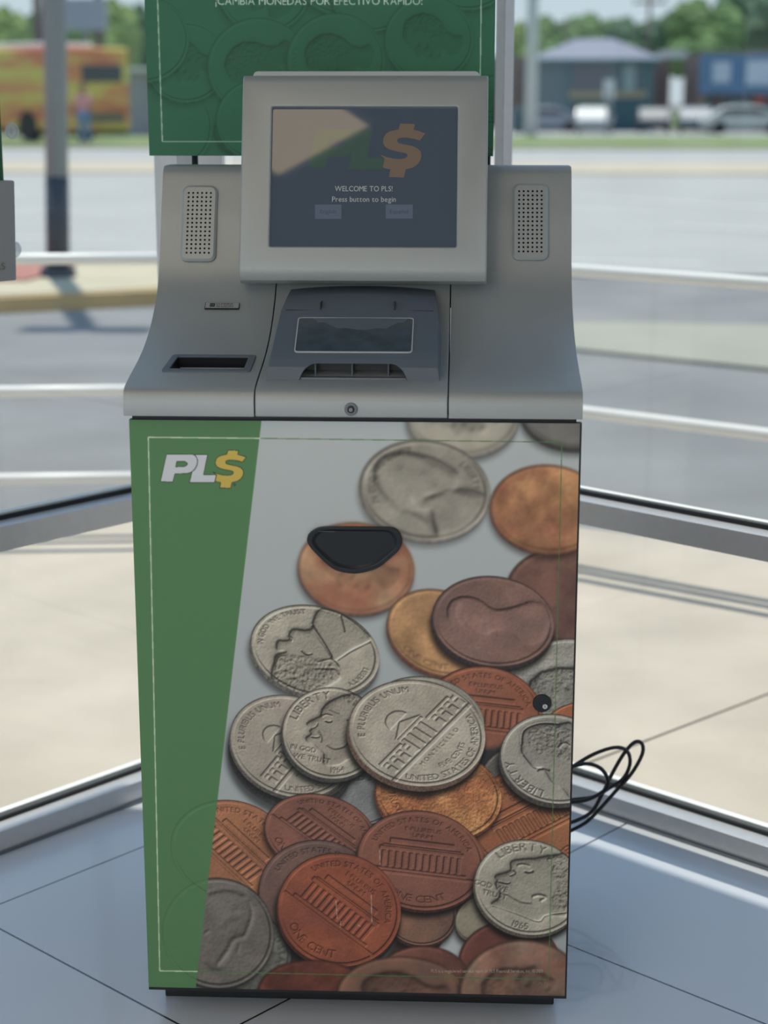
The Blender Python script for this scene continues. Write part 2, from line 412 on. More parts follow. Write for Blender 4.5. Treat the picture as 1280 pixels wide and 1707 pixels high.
b.add([(*p, 0.0) for p in inner] + [(p[0], p[1] , -.028) for p in inner], [tuple(range(n_, 2 * n_))] + [(i, (i + 1) % n_, n_ + (i + 1) % n_, n_ + i) for i in range(n_)])
cup = b.build('tray_cup', M['black'], tray)

# --- speaker grilles with real holes
def grille(name, cx, cz, W_, H_, hx, hz, nx, nz, r):
    P = Vector((0, .331, 1.178)); D = Vector((0, .384 - .331, 1.302 - 1.178)).normalized()
    nvec = Vector((1, 0, 0)).cross(D)
    hit = Vector(atp(cx, cz, P, nvec))
    hit = hit + nvec.normalized() * .0035
    F = frame(hit, (1, 0, 0), D)
    b = MB(); T = .0045
    out = rrect(-W_ / 2, -H_ / 2, W_ / 2, H_ / 2, .011)
    ch = .0035
    top = rrect(-W_ / 2 + ch, -H_ / 2 + ch, W_ / 2 - ch, H_ / 2 - ch, .009)
    n = len(out)
    gx0, gx1, gz0, gz1 = -hx * nx / 2, hx * nx / 2, -hz * nz / 2, hz * nz / 2
    # skirts
    b.add([(*p, -.009) for p in out] + [(*p, T * .45) for p in out] + [(*p, T) for p in top],
          [(i, (i + 1) % n, n + (i + 1) % n, n + i) for i in range(n)] + [(n + i, n + (i + 1) % n, 2 * n + (i + 1) % n, 2 * n + i) for i in range(n)])
    # flat between rounded outline and grid rectangle: bridge by angle
    per = 8
    rect = []
    for i in range(n):
        x, y = top[i]; s_ = max(abs(x) / gx1, abs(y) / gz1) ; rect.append((x / s_, y / s_))
    cor = [(gx1, gz0), (gx1, gz1), (gx0, gz1), (gx0, gz0)]
    for c_ in cor:
        k = min(range(n), key=lambda i: (rect[i][0] - c_[0]) ** 2 + (rect[i][1] - c_[1]) ** 2); rect[k] = c_
    b.add([(*p, T) for p in top] + [(*p, T) for p in rect], [(i, (i + 1) % n, n + (i + 1) % n, n + i) for i in range(n)])
    K = 12
    for ix in range(nx):
        for iz in range(nz):
            ox = gx0 + hx * (ix + .5); oz = gz0 + hz * (iz + .5)
            sq = []
            ci = []
            for k in range(K):
                a = 2 * math.pi * k / K; c_, s_ = math.cos(a), math.sin(a); q = max(abs(c_), abs(s_))
                sq.append((ox + c_ / q * hx / 2, oz + s_ / q * hz / 2, T)); ci.append((ox + c_ * r, oz + s_ * r))
            # exact corners exist at 45 deg only when K%8==0, so patch them
            b.add(sq + [(*p, T) for p in ci], [(k, (k + 1) % K, K + (k + 1) % K, K + k) for k in range(K)])
            for sx_, sz_ in ((1, 1), (-1, 1), (-1, -1), (1, -1)):
                a0 = math.degrees(math.atan2(sz_, sx_)) % 360; k0 = int(a0 // 30); p0 = sq[k0]; p1 = sq[(k0 + 1) % K]
                b.add([p0, (ox + sx_ * hx / 2, oz + sz_ * hz / 2, T), p1], [(0, 1, 2)])
            b.add([(*p, T) for p in ci] + [(*p, T - .003) for p in ci], [(k, K + k, K + (k + 1) % K, (k + 1) % K) for k in range(K)], 1)
            b.add([(*p, T - .003) for p in ci], [tuple(range(K))], 1)
    o = b.build(name, None, kiosk, mats=[M['silver'], M['hole']]); o.matrix_local = KI @ F
    return o
grille('speaker_grille', 332.5, 374, .0575, .128, .00722, .00722, 6, 15, .0017)
grille('speaker_grille', 883.5, 371.5, .0575, .128, .00722, .00722, 6, 15, .0017)

# --- monitor housing, screen
tm = math.radians(18.6); MD = Vector((0, math.sin(tm), math.cos(tm))); MN = Vector((0, -math.cos(tm), math.sin(tm)))
MP = Vector((0, .25, 1.145))
def mpt(px, py, back=0): return Vector(atp(px, py, MP - MN * back, MN))
MF = frame(MP, (1, 0, 0), MD)          # local x right, y up the face, z = outward
MFi = MF.inverted()
def ml(px, py, back=0): q = MFi @ mpt(px, py, back); return q.x, q.y
x0, y1 = ml(405, 123); x1, y0 = ml(811, 470)
sx0, sy1 = ml(453.5, 177.5); sx1, sy0 = ml(760.5, 411.5)
hous = MB(); ZB = -.085
# side profile of housing: rounded top and bottom lips (y,z) extruded in x with screen opening cut
pf = [(y0 + .002, -.03), (y0, -.018), (y0 + .003, -.009), (y0 + .012, -.003), (y0 + .024, 0), (y1 - .014, 0), (y1 - .006, -.002), (y1 - .001, -.007), (y1, -.014), (y1, ZB), (y0 + .03, ZB)]
hb = MB(); n = len(pf)
hb.add([(x0, p[0], p[1]) for p in pf] + [(x1, p[0], p[1]) for p in pf], [tuple(range(n)), tuple(range(n, 2 * n))[::-1]] + [(i, (i + 1) % n, n + (i + 1) % n, n + i) for i in range(n)])
ho = hb.build('monitor_housing', M['silver'], kiosk); ho.matrix_local = KI @ MF
cb = MB(); cb.prism(rrect(sx0, sy0, sx1, sy1, .0025), -.05, .02)
cut = cb.build('cut', None, kiosk); cut.matrix_local = KI @ MF
bpy.context.view_layer.update(); boolean(ho, cut); smooth_by_angle(ho, 35); add_bevel(ho, .0035, 3, 40)
ax0, ay1 = ml(418, 110); ax1, _ = ml(800, 110)
b = MB(); b.prism(rrect(ax0, y0 + .05, ax1, ay1 + .003, .008), -.095, -.03)
o = b.build('monitor_back_cover', M['cap'], kiosk, bevel=.004, seg=3); o.matrix_local = KI @ MF
SD = -.0085
M['screen'] = mat('screen_glass', (46, 52, 60), rough=.02, emis=(52, 60, 70), estr=.8, spec=.5)
scr = MB().prism(rrect(sx0 - .001, sy0 - .001, sx1 + .001, sy1 + .001, .002), SD - .004, SD).build('screen', M['screen'], kiosk); scr.matrix_local = KI @ MF
def emat(name, rgb, s=1.0):
    return mat(name, tuple(int(c * .55) for c in rgb), rough=.02, emis=rgb, estr=s)
def pls_polys():
    P = [(253, 211), (390, 211), (405, 218), (415, 232), (418, 250), (415, 268), (405, 288), (390, 303), (370, 312), (345, 314), (298, 315), (286, 359), (220, 356)]
    hole = [(308, 250), (350, 250), (362, 256), (365, 263), (358, 272), (345, 277), (302, 278)]
    Lp = [(404, 213), (472, 213), (450, 320), (518, 321), (508, 362), (375, 361), (388, 305), (405, 290), (416, 268), (419, 245), (413, 228)]
    S = [(580, 190), (637, 192), (632, 213), (655, 219), (678, 227), (656, 254), (635, 247), (605, 243), (582, 243), (569, 248), (568, 258), (576, 264), (600, 269), (630, 275), (648, 283),
         (660, 295), (663, 310), (658, 328), (647, 343), (628, 355), (601, 361), (594, 392), (535, 390), (541, 361), (525, 359), (511, 354), (519, 322), (501, 306), (525, 315), (550, 321), (575, 323), (596, 321),
         (607, 314), (608, 305), (598, 300), (560, 293), (537, 287), (520, 277), (512, 262), (514, 244), (523, 229), (540, 219), (573, 212)]
    return P, hole, Lp, S
P_, hole_, Lp_, S_ = pls_polys()
def scr_map(p): return ml(634 + (p[0] - 502) * .426, 206 + (p[1] - 190) * .446, -SD)
def sflat(nm, pts, m, z=.0003, raw=False):
    q = [ml(*p, -SD) for p in pts] if raw else [scr_map(p) for p in pts]
    k = len(q); bb = MB().add([(*p, SD + z) for p in q] , [tuple(range(k))])
    return bb.build(nm, m, scr)
M['s_orange'] = emat('screen_tan', (104, 90, 78), .7); M['s_green'] = emat('screen_green', (58, 78, 70), .75)
M['s_btn'] = emat('screen_button', (78, 86, 100), .8); M['s_txt'] = emat('screen_text', (150, 156, 150), .75)
sflat('screen_logo_dollar', S_, M['s_orange'], .0005); sflat('screen_logo_letter', Lp_, M['s_green'])
# the P with its counter: outline cut by a slit
Pp = P_[:1] + [hole_[0]] + hole_[:0:-1] + [hole_[0]] + P_[:1]
sflat('screen_logo_letter', P_ + [P_[0], hole_[0]] + hole_[:0:-1] + [hole_[0]], M['s_green'])
sflat('screen_button', [(525, 365), (569, 365), (569, 341), (525, 341)], M['s_btn'], raw=True)
sflat('screen_button', [(643, 364.5), (688, 364.5), (688, 341), (643, 341)], M['s_btn'], raw=True)
px2m = (x1 - x0) / 406.0
def stext(s, px, py, wpx, hpx, m, z=.0006):
    lx, ly = ml(px, py, -SD)
    o = text_obj('screen_lettering', s, wpx * px2m, hpx * px2m, Matrix.Translation((lx, ly, SD + z)), m, scr, 0); return o
stext('WELCOME TO PLS!', 606, 319, 95, 9.2, M['s_txt']); stext('Press button to begin', 606.5, 336.5, 105, 9.0, M['s_txt'])
M['s_dim'] = emat('screen_dim_text', (58, 64, 72), .8)
stext('English', 547, 356, 26, 6.5, M['s_dim'], .0009); stext('Espa\u00f1ol', 665, 356, 30, 6.5, M['s_dim'], .0009)

# --- coin hopper on the centre console
HX0, HX1 = -.131, .1265
T_ = [(.305, 1.127, .010), (.262, 1.120, .009), (.205, 1.104, .006), (.060, 1.062, .006), (.042, 1.054, .005), (.030, 1.043, .004), (.022, 1.018, .0)]
hp = MB(); N = 9
rows = []
for k, (y, z, ins) in enumerate(T_):
    row = []
    # narrower towards the back at the top
    bw = .003 * max(0, (y - .2) / .1)
    for i in range(N):
        t = i / (N - 1); crown = (1 - (2 * t - 1) ** 2) * (.005 if k < 2 else .002 if k == 2 else 0)
        row.append((HX0 + ins + bw + (HX1 - HX0 - 2 * ins - 2 * bw) * t, y, z + crown))
    rows.append(row)
base_l = [(HX0 + .010, .31, 1.09), (HX0 + .004, .262, 1.07), (HX0, .205, 1.05), (HX0 - .001, .06, 1.018), (HX0 - .001, .042, 1.016), (HX0 - .001, .030, 1.014), (HX0 - .001, .022, 1.012)]
base_r = [(HX1 - (p[0] - HX0), p[1], p[2]) for p in base_l]
V = [p for r_ in rows for p in r_]; nr = len(rows); F_ = []
for a in range(nr - 1):
    for i in range(N - 1): F_.append((a * N + i, a * N + i + 1, (a + 1) * N + i + 1, (a + 1) * N + i))
bl = len(V); V += base_l; br_ = len(V); V += base_r
for a in range(nr - 1):
    F_.append((bl + a, a * N, (a + 1) * N, bl + a + 1)); F_.append((a * N + N - 1, br_ + a, br_ + a + 1, (a + 1) * N + N - 1))
F_.append(tuple([bl + nr - 1] + [(nr - 1) * N + i for i in range(N)] + [br_ + nr - 1]))
F_.append(tuple([bl] + [br_] + [i for i in range(N - 1, -1, -1)]))
for a in range(nr - 1): F_.append((bl + a, bl + a + 1, br_ + a + 1, br_ + a))
hopper = mesh('coin_hopper', V, F_, M['charcoal'], kiosk); hopper.matrix_local = KI
arch = []
ax_l, ax_r, ztop = -.0825, .0795, 1.0475
for t in range(9):
    a = t / 8 * math.pi / 2; arch.append((ax_l + .026 * (1 - math.cos(a)) , 1.012 + (ztop - 1.012) * math.sin(a)))
arch2 = [(ax_l + ax_r - x, z) for x, z in arch[::-1]]
cb = MB(); cb.prism([(ax_l, .99)] + arch + arch2 + [(ax_r, .99)], -.03, .075, axis=1)
cut = cb.build('cut', None, kiosk); cut.matrix_local = KI; bpy.context.view_layer.update(); boolean(hopper, cut)
cb = MB(); LF = frame((0, .205, 1.1044), (1, 0, 0), (0, .145, .042)); 
LFi = LF.inverted()
def lidp(px, py, back=0):
    nn = LF.to_3x3() @ Vector((0, 0, 1)); q = LFi @ Vector(atp(px, py, Vector((0, .205, 1.1044)) - nn * back, nn)); return q.x, q.y
wq = [lidp(490, 587), lidp(687, 588), lidp(690, 531), lidp(497, 530)]
wo = quad_rr(wq, .007)
add_bevel(hopper, .003, 3, 32)
lidw = MB(); n = len(wo); wi = quad_rr([(wq[0][0] + .0015, wq[0][1] + .0012), (wq[1][0] - .0015, wq[1][1] + .0012), (wq[2][0] - .0015, wq[2][1] - .0012), (wq[3][0] + .0015, wq[3][1] - .0012)], .006)
M['smoked'] = mat('smoked_window', (66, 80, 88), rough=.2, spec=.6, noise=.25, nscale=30)
fr_ = ring(wo, wi, -.002, .0012).build('window_frame', M['cap'], hopper); fr_.matrix_local = KI @ LF if False else LF
lidw.add([(*p, .0006) for p in wi], [tuple(range(len(wi)))])
lw = lidw.build('hopper_window', M['smoked'], hopper); lw.matrix_local = LF
# lid seam and hinge nubs
sb = MB(); sb.box((HX0 + .014, .2045, 1.1035), (HX1 - .014, .2062, 1.1052)).build('lid_seam', M['black'], hopper)
for px in (534.5, 657.5):
    q = atp(px, 516, (0, .215, 1.107), (0, -.28, .96)); MB().box((q[0] - .0006, .204, 1.098), (q[0] + .0006, .232, 1.1165)).build('hinge_nub', M['black'], hopper)
b = MB(); b.box((ax_l - .004, .072, 1.005), (ax_r + .004, .078, 1.052)); b.build('mouth_back', M['blackg'], hopper)
for px in (527, 588, 648):
    q = at(px, 620, 1, .06); MB().box((q[0] - .0009, .045, 1.015), (q[0] + .0009, .073, 1.051)).build('mouth_rib', M['charcoal'], hopper)
MB().box((ax_l + .004, .030, 1.0255), (ax_r - .004, .073, 1.0275)).build('mouth_lip', M['steel'], hopper)

# --- badge
BP = Vector((0, .195, 1.063)); BN = Vector((0, -.42, .90)).normalized()
hitc = Vector(at(370, 510.5, 1, .266)); 
BF = frame((hitc.x, .268, prof_z(.268) + .001), (1, 0, 0), (0, .026, .018))
b = MB().prism(rrect(-.0275, -.0075, .0275, .0075, .0012), 0, .0022); bd = b.build('maker_badge', M['black'], kiosk); bd.matrix_local = KI @ BF
M['badge'] = mat('brushed_badge', (170, 172, 170), rough=.35, metal=.3)
MB().prism(rrect(-.0265, -.0062, .0268, .0068, .001), .0022, .0026).build('badge_face', M['badge'], bd)
MB().box((-.0195, -.0035, .0026), (-.0115, .0045, .0028)).build('badge_emblem', M['black'], bd)
text_obj('badge_lettering', 'CA', .006, .0035, Matrix.Translation((-.0155, -.0012, .003)), M['badge'], bd, 0)
text_obj('badge_lettering', 'CUMMINS', .027, .0038, Matrix.Translation((.004, .0014, .0028)), M['black'], bd, 0)
text_obj('badge_lettering', 'ALLISON', .027, .0046, Matrix.Translation((.004, -.0045, .0028)), M['black'], bd, 0)
def disc(b, r0, r1, z0, z1, mi=0, n=32):
    b.add([(r0 * math.cos(2 * math.pi * k / n), r0 * math.sin(2 * math.pi * k / n), z0) for k in range(n)] + [(r1 * math.cos(2 * math.pi * k / n), r1 * math.sin(2 * math.pi * k / n), z1) for k in range(n)],
          [tuple(range(n))[::-1], tuple(range(n, 2 * n))] + [(i, (i + 1) % n, n + (i + 1) % n, n + i) for i in range(n)], mi); return b
def key_lock(px, py, Y, R, dark, nm):
    p = at(px, py, 1, Y); F = frame(p, (1, 0, 0), (0, 0, 1))
    b = MB(); disc(b, R, R * .93, 0, .003, 0)
    o = b.build(nm, M['blackg'] if dark else M['steel'], kiosk, smooth=False, bevel=.0005); o.matrix_local = KI @ F
    b = MB()
    if dark: disc(b, .0042, .0038, .003, .006)
    else: disc(b, R * .55, R * .5, .003, .0055)
    q = b.build('lock_barrel', M['chrome'] if dark else M['blackg'], o)
    if dark: q.location = (.0042, -.0035, 0)
    else:
        disc(MB(), R * .3, R * .27, .0055, .0068).build('lock_core', M['chrome'], o)
    MB().box((-.0004, -.0018, .0068 if not dark else .006), (.0004, .0018, .0071 if not dark else .0063)).build('key_slot', M['hole'], o).location = (0, 0, 0) if not dark else (.0042, -.0035, 0)
    return o
key_lock(585, 682, -.0202, .0098, False, 'console_lock')


# ------------------------------------------------------------------ printed artwork: rasterised in numpy, stored as vertex colours of a flat sheet
def blur(a, s):
    if s <= 0: return a
    r = max(1, int(math.ceil(s * 2.5))); k = np.exp(-.5 * (np.arange(-r, r + 1) / s) ** 2); k /= k.sum()
    for ax in (0, 1):
        pad = [(0, 0)] * a.ndim; pad[ax] = (r, r); q = np.pad(a, pad, mode='edge'); o = np.zeros_like(a); n = a.shape[ax]
        for i, kk in enumerate(k):
            sl_ = [slice(None)] * a.ndim; sl_[ax] = slice(i, i + n); o += kk * q[tuple(sl_)]
        a = o
    return a
def vnoise(h, w, cell, rng, oct=1):
    o = np.zeros((h, w)); amp = 1; tot = 0
    for _ in range(oct):
        gh, gw = int(h / cell) + 3, int(w / cell) + 3; g = rng.rand(gh, gw)
        y = np.arange(h) / cell; x = np.arange(w) / cell; yi = y.astype(int); xi = x.astype(int); fy = y - yi; fx = x - xi
        fy = fy * fy * (3 - 2 * fy); fx = fx * fx * (3 - 2 * fx)
        a = g[np.ix_(yi, xi)]; b_ = g[np.ix_(yi, xi + 1)]; c = g[np.ix_(yi + 1, xi)]; d = g[np.ix_(yi + 1, xi + 1)]
        o += amp * ((a * (1 - fx) + b_ * fx) * (1 - fy)[:, None] + (c * (1 - fx) + d * fx) * fy[:, None]); tot += amp
        amp *= .55; cell = max(1.5, cell / 2)
    return o / tot - .5
def fill_poly(mask, pts, val=1.0):
    pts = np.asarray(pts, float); x0 = max(0, int(pts[:, 0].min()) - 1); x1 = min(mask.shape[1], int(pts[:, 0].max()) + 2)
    y0 = max(0, int(pts[:, 1].min()) - 1); y1 = min(mask.shape[0], int(pts[:, 1].max()) + 2)
    if x1 <= x0 or y1 <= y0: return
    X, Y = np.meshgrid(np.arange(x0, x1) + .5, np.arange(y0, y1) + .5); ins = np.zeros(X.shape, bool); n = len(pts)
    for i in range(n):
        xa, ya = pts[i]; xb, yb = pts[(i + 1) % n]
        if ya == yb: continue
        c = ((ya > Y) != (yb > Y)) & (X < (xb - xa) * (Y - ya) / (yb - ya) + xa); ins ^= c
    sub = mask[y0:y1, x0:x1]; sub[ins] = np.maximum(sub[ins], val) if val > 0 else 0
def fill_tris(mask, V, T):
    Hh, Ww = mask.shape
    for t in T:
        (ax, ay), (bx, by), (cx, cy) = V[t[0]], V[t[1]], V[t[2]]
        x0 = max(0, int(min(ax, bx, cx))); x1 = min(Ww, int(max(ax, bx, cx)) + 1); y0 = max(0, int(min(ay, by, cy))); y1 = min(Hh, int(max(ay, by, cy)) + 1)
        if x1 <= x0 or y1 <= y0: continue
        X = np.arange(x0, x1)[None, :] + .5; Y = np.arange(y0, y1)[:, None] + .5
        e1 = (bx - ax) * (Y - ay) - (by - ay) * (X - ax); e2 = (cx - bx) * (Y - by) - (cy - by) * (X - bx); e3 = (ax - cx) * (Y - cy) - (ay - cy) * (X - cx)
        m = ((e1 >= 0) & (e2 >= 0) & (e3 >= 0)) | ((e1 <= 0) & (e2 <= 0) & (e3 <= 0)); mask[y0:y1, x0:x1][m] = 1
HEAD = [(-.05, .62), (-.22, .55), (-.32, .42), (-.36, .28), (-.40, .24), (-.37, .18), (-.42, .10), (-.52, -.02), (-.50, -.07), (-.40, -.09), (-.44, -.14), (-.40, -.18), (-.44, -.23), (-.38, -.28), (-.40, -.36),
        (-.36, -.44), (-.24, -.46), (-.10, -.40), (-.06, -.50), (-.10, -.66), (.02, -.76), (.30, -.74), (.44, -.62), (.34, -.45), (.36, -.25), (.48, -.05), (.53, .2), (.45, .42), (.28, .58), (.1, .65)]
def rect(x0, y0, x1, y1): return [(x0, y0), (x1, y0), (x1, y1), (x0, y1)]
def design_polys(kind):
    p = []
    if kind == 'memorial':
        p += [rect(-.80, -.30, .80, -.25), rect(-.66, -.24, .66, -.19), rect(-.60, .13, .60, .20), rect(-.56, .21, .56, .23), rect(-.46, .26, .46, .35)]
        p += [rect(-.56 + i * .098, -.18, -.56 + i * .098 + .055, .12) for i in range(12)]
    elif kind == 'house':
        p += [rect(-.80, -.25, .80, -.20), rect(-.24, .08, .24, .12), [(-.26, .13), (.26, .13), (0, .26)], rect(-.7, .02, -.26, .06), rect(.26, .02, .7, .06)]
        p += [[(.17 * math.cos(a), .27 + .15 * math.sin(a)) for a in np.linspace(0, math.pi, 12)]]
        p += [rect(-.22 + i * .115, -.18, -.22 + i * .115 + .05, .07) for i in range(4)]
        p += [rect(-.68 + i * .13, -.17, -.68 + i * .13 + .075, -.06) for i in range(4)] + [rect(.30 + i * .13, -.17, .30 + i * .13 + .075, -.06) for i in range(4)]
        p += [rect(-.68 + i * .13, -.03, -.68 + i * .13 + .075, .01) for i in range(4)] + [rect(.30 + i * .13, -.03, .30 + i * .13 + .075, .01) for i in range(4)]
    elif kind == 'head': p += [HEAD]
    return p
def text_items(items):
    """design-space glyph triangles. item: (string, 'arc', r, size, centre_deg, flip) or (string, 'line', cx, cy, size)"""
    res = []
    for it in items:
        if it[1] == 'arc':
            _, _, r, size, ca, flip = it; L, wd = text_layout(it[0], size, .10)
            for Vv, T in L:
                q = np.array(Vv); mx = q[:, 0].mean(); off = (mx - wd / 2) / r
                ang = math.radians(ca) - off if not flip else math.radians(ca) + off
                lx = q[:, 0] - mx; ly = q[:, 1]
                if not flip: rr = r + ly; tx, ty = math.sin(ang), -math.cos(ang)
                else: rr = r - ly; tx, ty = -math.sin(ang), math.cos(ang)
                res.append((np.stack([rr * math.cos(ang) + lx * tx, rr * math.sin(ang) + lx * ty], 1), T))
        else:
            _, _, cx, cy, size = it; L, wd = text_layout(it[0], size, .10)
            for Vv, T in L: res.append((np.array(Vv) + [cx - wd / 2, cy], T))
    return res
def smooth_line(q, k=4):
    q = [np.array(p, float) for p in q]
    if len(q) < 3: return q
    Q = [q[0]] + q + [q[-1]]; o = []
    for i in range(1, len(Q) - 2):
        for t in range(k):
            t /= k; a, b_, c, d = Q[i - 1:i + 3]; o.append(.5 * ((2 * b_) + (c - a) * t + (2 * a - 5 * b_ + 4 * c - d) * t * t + (3 * b_ - a - 3 * c + d) * t ** 3))
    return o + [q[-1]]
class Canvas:
    def __init__(s, x0, y0, x1, y1, S, base):
        s.x0, s.y0, s.S = x0, y0, S; s.h = int((y1 - y0) * S); s.w = int((x1 - x0) * S)
        s.a = np.ones((s.h, s.w, 3)) * np.asarray(base, float) / 255
    def c(s, pts): return [((x - s.x0) * s.S, (y - s.y0) * s.S) for x, y in pts]
    def poly(s, pts, col, alpha=1, soft=0):
        m = np.zeros((s.h, s.w)); fill_poly(m, s.c(pts)); 
        if soft: m = blur(m, soft * s.S)
        m = (m * alpha)[..., None]; s.a = s.a * (1 - m) + m * np.asarray(col, float) / 255
    def line(s, pts, wd, col, alpha=1):
        for (xa, ya), (xb, yb) in zip(pts[:-1], pts[1:]):
            d = math.hypot(xb - xa, yb - ya); nx, ny = -(yb - ya) / d * wd / 2, (xb - xa) / d * wd / 2
            q = s.c([(xa + nx, ya + ny), (xb + nx, yb + ny), (xb - nx, yb - ny), (xa - nx, ya - ny)]); q = np.array(q)
            X0, Y0 = np.maximum(q.min(0).astype(int) - 2, 0); X1, Y1 = q.max(0).astype(int) + 3; X1 = min(X1, s.w); Y1 = min(Y1, s.h)
            if X1 <= X0 or Y1 <= Y0: continue
            m = np.zeros((Y1 - Y0, X1 - X0)); fill_poly(m, q - [X0, Y0]); m = (m * alpha)[..., None]
            s.a[Y0:Y1, X0:X1] = s.a[Y0:Y1, X0:X1] * (1 - m) + m * np.asarray(col, float) / 255
    def text(s, st, x, y, wpx, hpx, col, alpha=1):
        L, wd = text_layout(st, 1.0); m = np.zeros((s.h, s.w)); sx = wpx / wd; sy = hpx / .72
        for Vv, T in L:
            q = np.array(Vv); P = np.stack([(x - wpx / 2 + q[:, 0] * sx - s.x0) * s.S, (y - q[:, 1] * sy - s.y0) * s.S], 1); fill_tris(m, P, T)
        m = (m * alpha)[..., None]; s.a = s.a * (1 - m) + m * np.asarray(col, float) / 255
    def coin(s, cx, cy, rx, ry, ang, col, trot=0, kind=None, text=(), soft=0., thick=4, shadow=.55, seed=0, flip=False, relief=1., mott=.10, col2=None, rim=True, hscale=1., edge=None, green=False, sheen=0., trace=None, hair=(), strokes=(), tdark=.1):
        S = s.S; pad = int((26 + soft * 3) * S)
        X0 = max(0, int((cx - s.x0 - rx) * S) - pad); X1 = min(s.w, int((cx - s.x0 + rx) * S) + pad)
        Y0 = max(0, int((cy - s.y0 - rx) * S) - pad); Y1 = min(s.h, int((cy - s.y0 + rx) * S) + pad)
        if X1 <= X0 or Y1 <= Y0: return
        h, w_ = Y1 - Y0, X1 - X0; rng = np.random.RandomState(seed + 5)
        X, Y = np.meshgrid((np.arange(X0, X1) + .5) / S + s.x0, (np.arange(Y0, Y1) + .5) / S + s.y0)
        A = math.radians(ang); TR = math.radians(trot); ca, sa = math.cos(A), math.sin(A)
        def rho(ox, oy):
            dx = X - cx - ox; dy = -(Y - cy - oy); return np.hypot((dx * ca + dy * sa) / rx, (-dx * sa + dy * ca) / ry)
        sub = s.a[Y0:Y1, X0:X1]
        aa = 1.2 / (min(rx, ry) * S)
        def disc_(ox, oy, k=1.0): return np.clip((k - rho(ox, oy)) / aa + .5, 0, 1)
        R = rho(0, 0)
        dx = X - cx; dy = -(Y - cy); ua = (dx * ca + dy * sa) / rx; vb = (-dx * sa + dy * ca) / ry
        def fwd(p):
            p = np.asarray(p, float).copy() * hscale
            if flip: p[:, 0] *= -1
            q0 = p[:, 0] * math.cos(TR) - p[:, 1] * math.sin(TR); q1 = p[:, 0] * math.sin(TR) + p[:, 1] * math.cos(TR)
            a_ = q0 * rx; b_ = q1 * ry; x = a_ * ca - b_ * sa; y = a_ * sa + b_ * ca
            return np.stack([(cx + x - s.x0) * S - X0, (cy - y - s.y0) * S - Y0], 1)
        Hm = np.zeros((h, w_))
        if rim: Hm += np.clip((R - .925) / .02, 0, 1) * np.clip((1.0 - R) / .03 + .4, 0, 1) * 1.0
        m = np.zeros((h, w_))
        for p in design_polys(kind): fill_poly(m, fwd(p))
        tone = np.zeros((h, w_))
        if kind == 'head':
            Hm += blur(m, 1.0 * S) * .7 + blur(m, 4.5 * S) * 1.6
            hr = np.zeros((h, w_)); fill_poly(hr, fwd([(-.3, .5), (-.2, .3), (.0, .28), (.08, .05), (.05, -.2), (.3, -.4), (.48, -.05), (.53, .2), (.45, .42), (.28, .58), (.1, .65), (-.05, .62)]))
            Hm += blur(hr, 1.5 * S) * (vnoise(h, w_, 4 * S, rng, 3) * 1.3 + .4)
            for ex, ey, er in ((-.25, .17, .07), (-.31, -.19, .05), (-.18, -.02, .07), (.1, .0, .05), (-.2, -.36, .06)):
                e = np.zeros((h, w_)); fill_poly(e, fwd([(ex + er * math.cos(t), ey + er * .7 * math.sin(t)) for t in np.linspace(0, 6.28, 12)])); Hm -= blur(e, 1.4 * S) * .9
            tone -= .13 * blur(m, 2 * S)
        elif kind:
            Hm += blur(m, .6 * S) * 1.0
        def wpx(q): return [((x - s.x0) * S - X0, (y - s.y0) * S - Y0) for x, y in q]
        if trace:
            for q in trace:
                m = np.zeros((h, w_)); fill_poly(m, wpx(smooth_line(q + q[:1]))); Hm += blur(m, .8 * S) * (.9 if soft < .8 else .4) + blur(m, 4 * S) * 1.3; tone -= tdark * blur(m, 1.5 * S)
            for q in hair:
                m = np.zeros((h, w_)); fill_poly(m, wpx(q)); Hm += blur(m, 1.5 * S) * (vnoise(h, w_, 4.5 * S, rng, 3) * 1.5 + .35)
        for q, wd, dh in strokes:
            m = np.zeros((h, w_)); q = smooth_line(q); fz = 1 if soft < .8 else .55
            for (xa, ya), (xb, yb) in zip(q[:-1], q[1:]):
                d = math.hypot(xb - xa, yb - ya) + 1e-6; nx, ny = -(yb - ya) / d * wd / 2, (xb - xa) / d * wd / 2
                fill_poly(m, wpx([(xa + nx, ya + ny), (xb + nx, yb + ny), (xb - nx, yb - ny), (xa - nx, ya - ny)]))
            m = blur(m, (max(.6, wd * .3) + (soft * .9 if fz < 1 else 0)) * S); Hm += m * dh * fz; tone += m * dh * (.14 if fz == 1 else .10)
        if text:
            hs_ = hscale; tm_ = np.zeros((h, w_)); f_ = flip
            flip_ = flip
            for Vv, T in text_items(text):
                q = np.asarray(Vv, float)
                q0 = q[:, 0] * math.cos(TR) - q[:, 1] * math.sin(TR); q1 = q[:, 0] * math.sin(TR) + q[:, 1] * math.cos(TR)
                a_ = q0 * rx; b_ = q1 * ry; x = a_ * ca - b_ * sa; y = a_ * sa + b_ * ca
                fill_tris(tm_, np.stack([(cx + x - s.x0) * S - X0, (cy - y - s.y0) * S - Y0], 1), T)
            Hm += blur(tm_, .55 * S) * .85
        Hm += vnoise(h, w_, 3 * S, rng, 2) * .25 * mott / .1
        gy, gx = np.gradient(blur(Hm, .35 * S)); gx *= S; gy *= S
        lam = -(gx * -.55 + gy * -.83); g = np.hypot(gx, gy)
        shade = 1 + relief * (1.15 * -lam * 1.0 - .55 * g)
        shade = np.clip(shade, .38, 1.55)
        shade *= 1 + mott * 2.2 * vnoise(h, w_, 34 * S, rng, 3) + mott * .9 * vnoise(h, w_, 3 * S, rng, 2)
        shade *= 1 + sheen * (ua * -.4 + vb * .6)
        colr = np.asarray(col, float) / 255
        c2 = np.asarray(col2 if col2 is not None else col, float) / 255
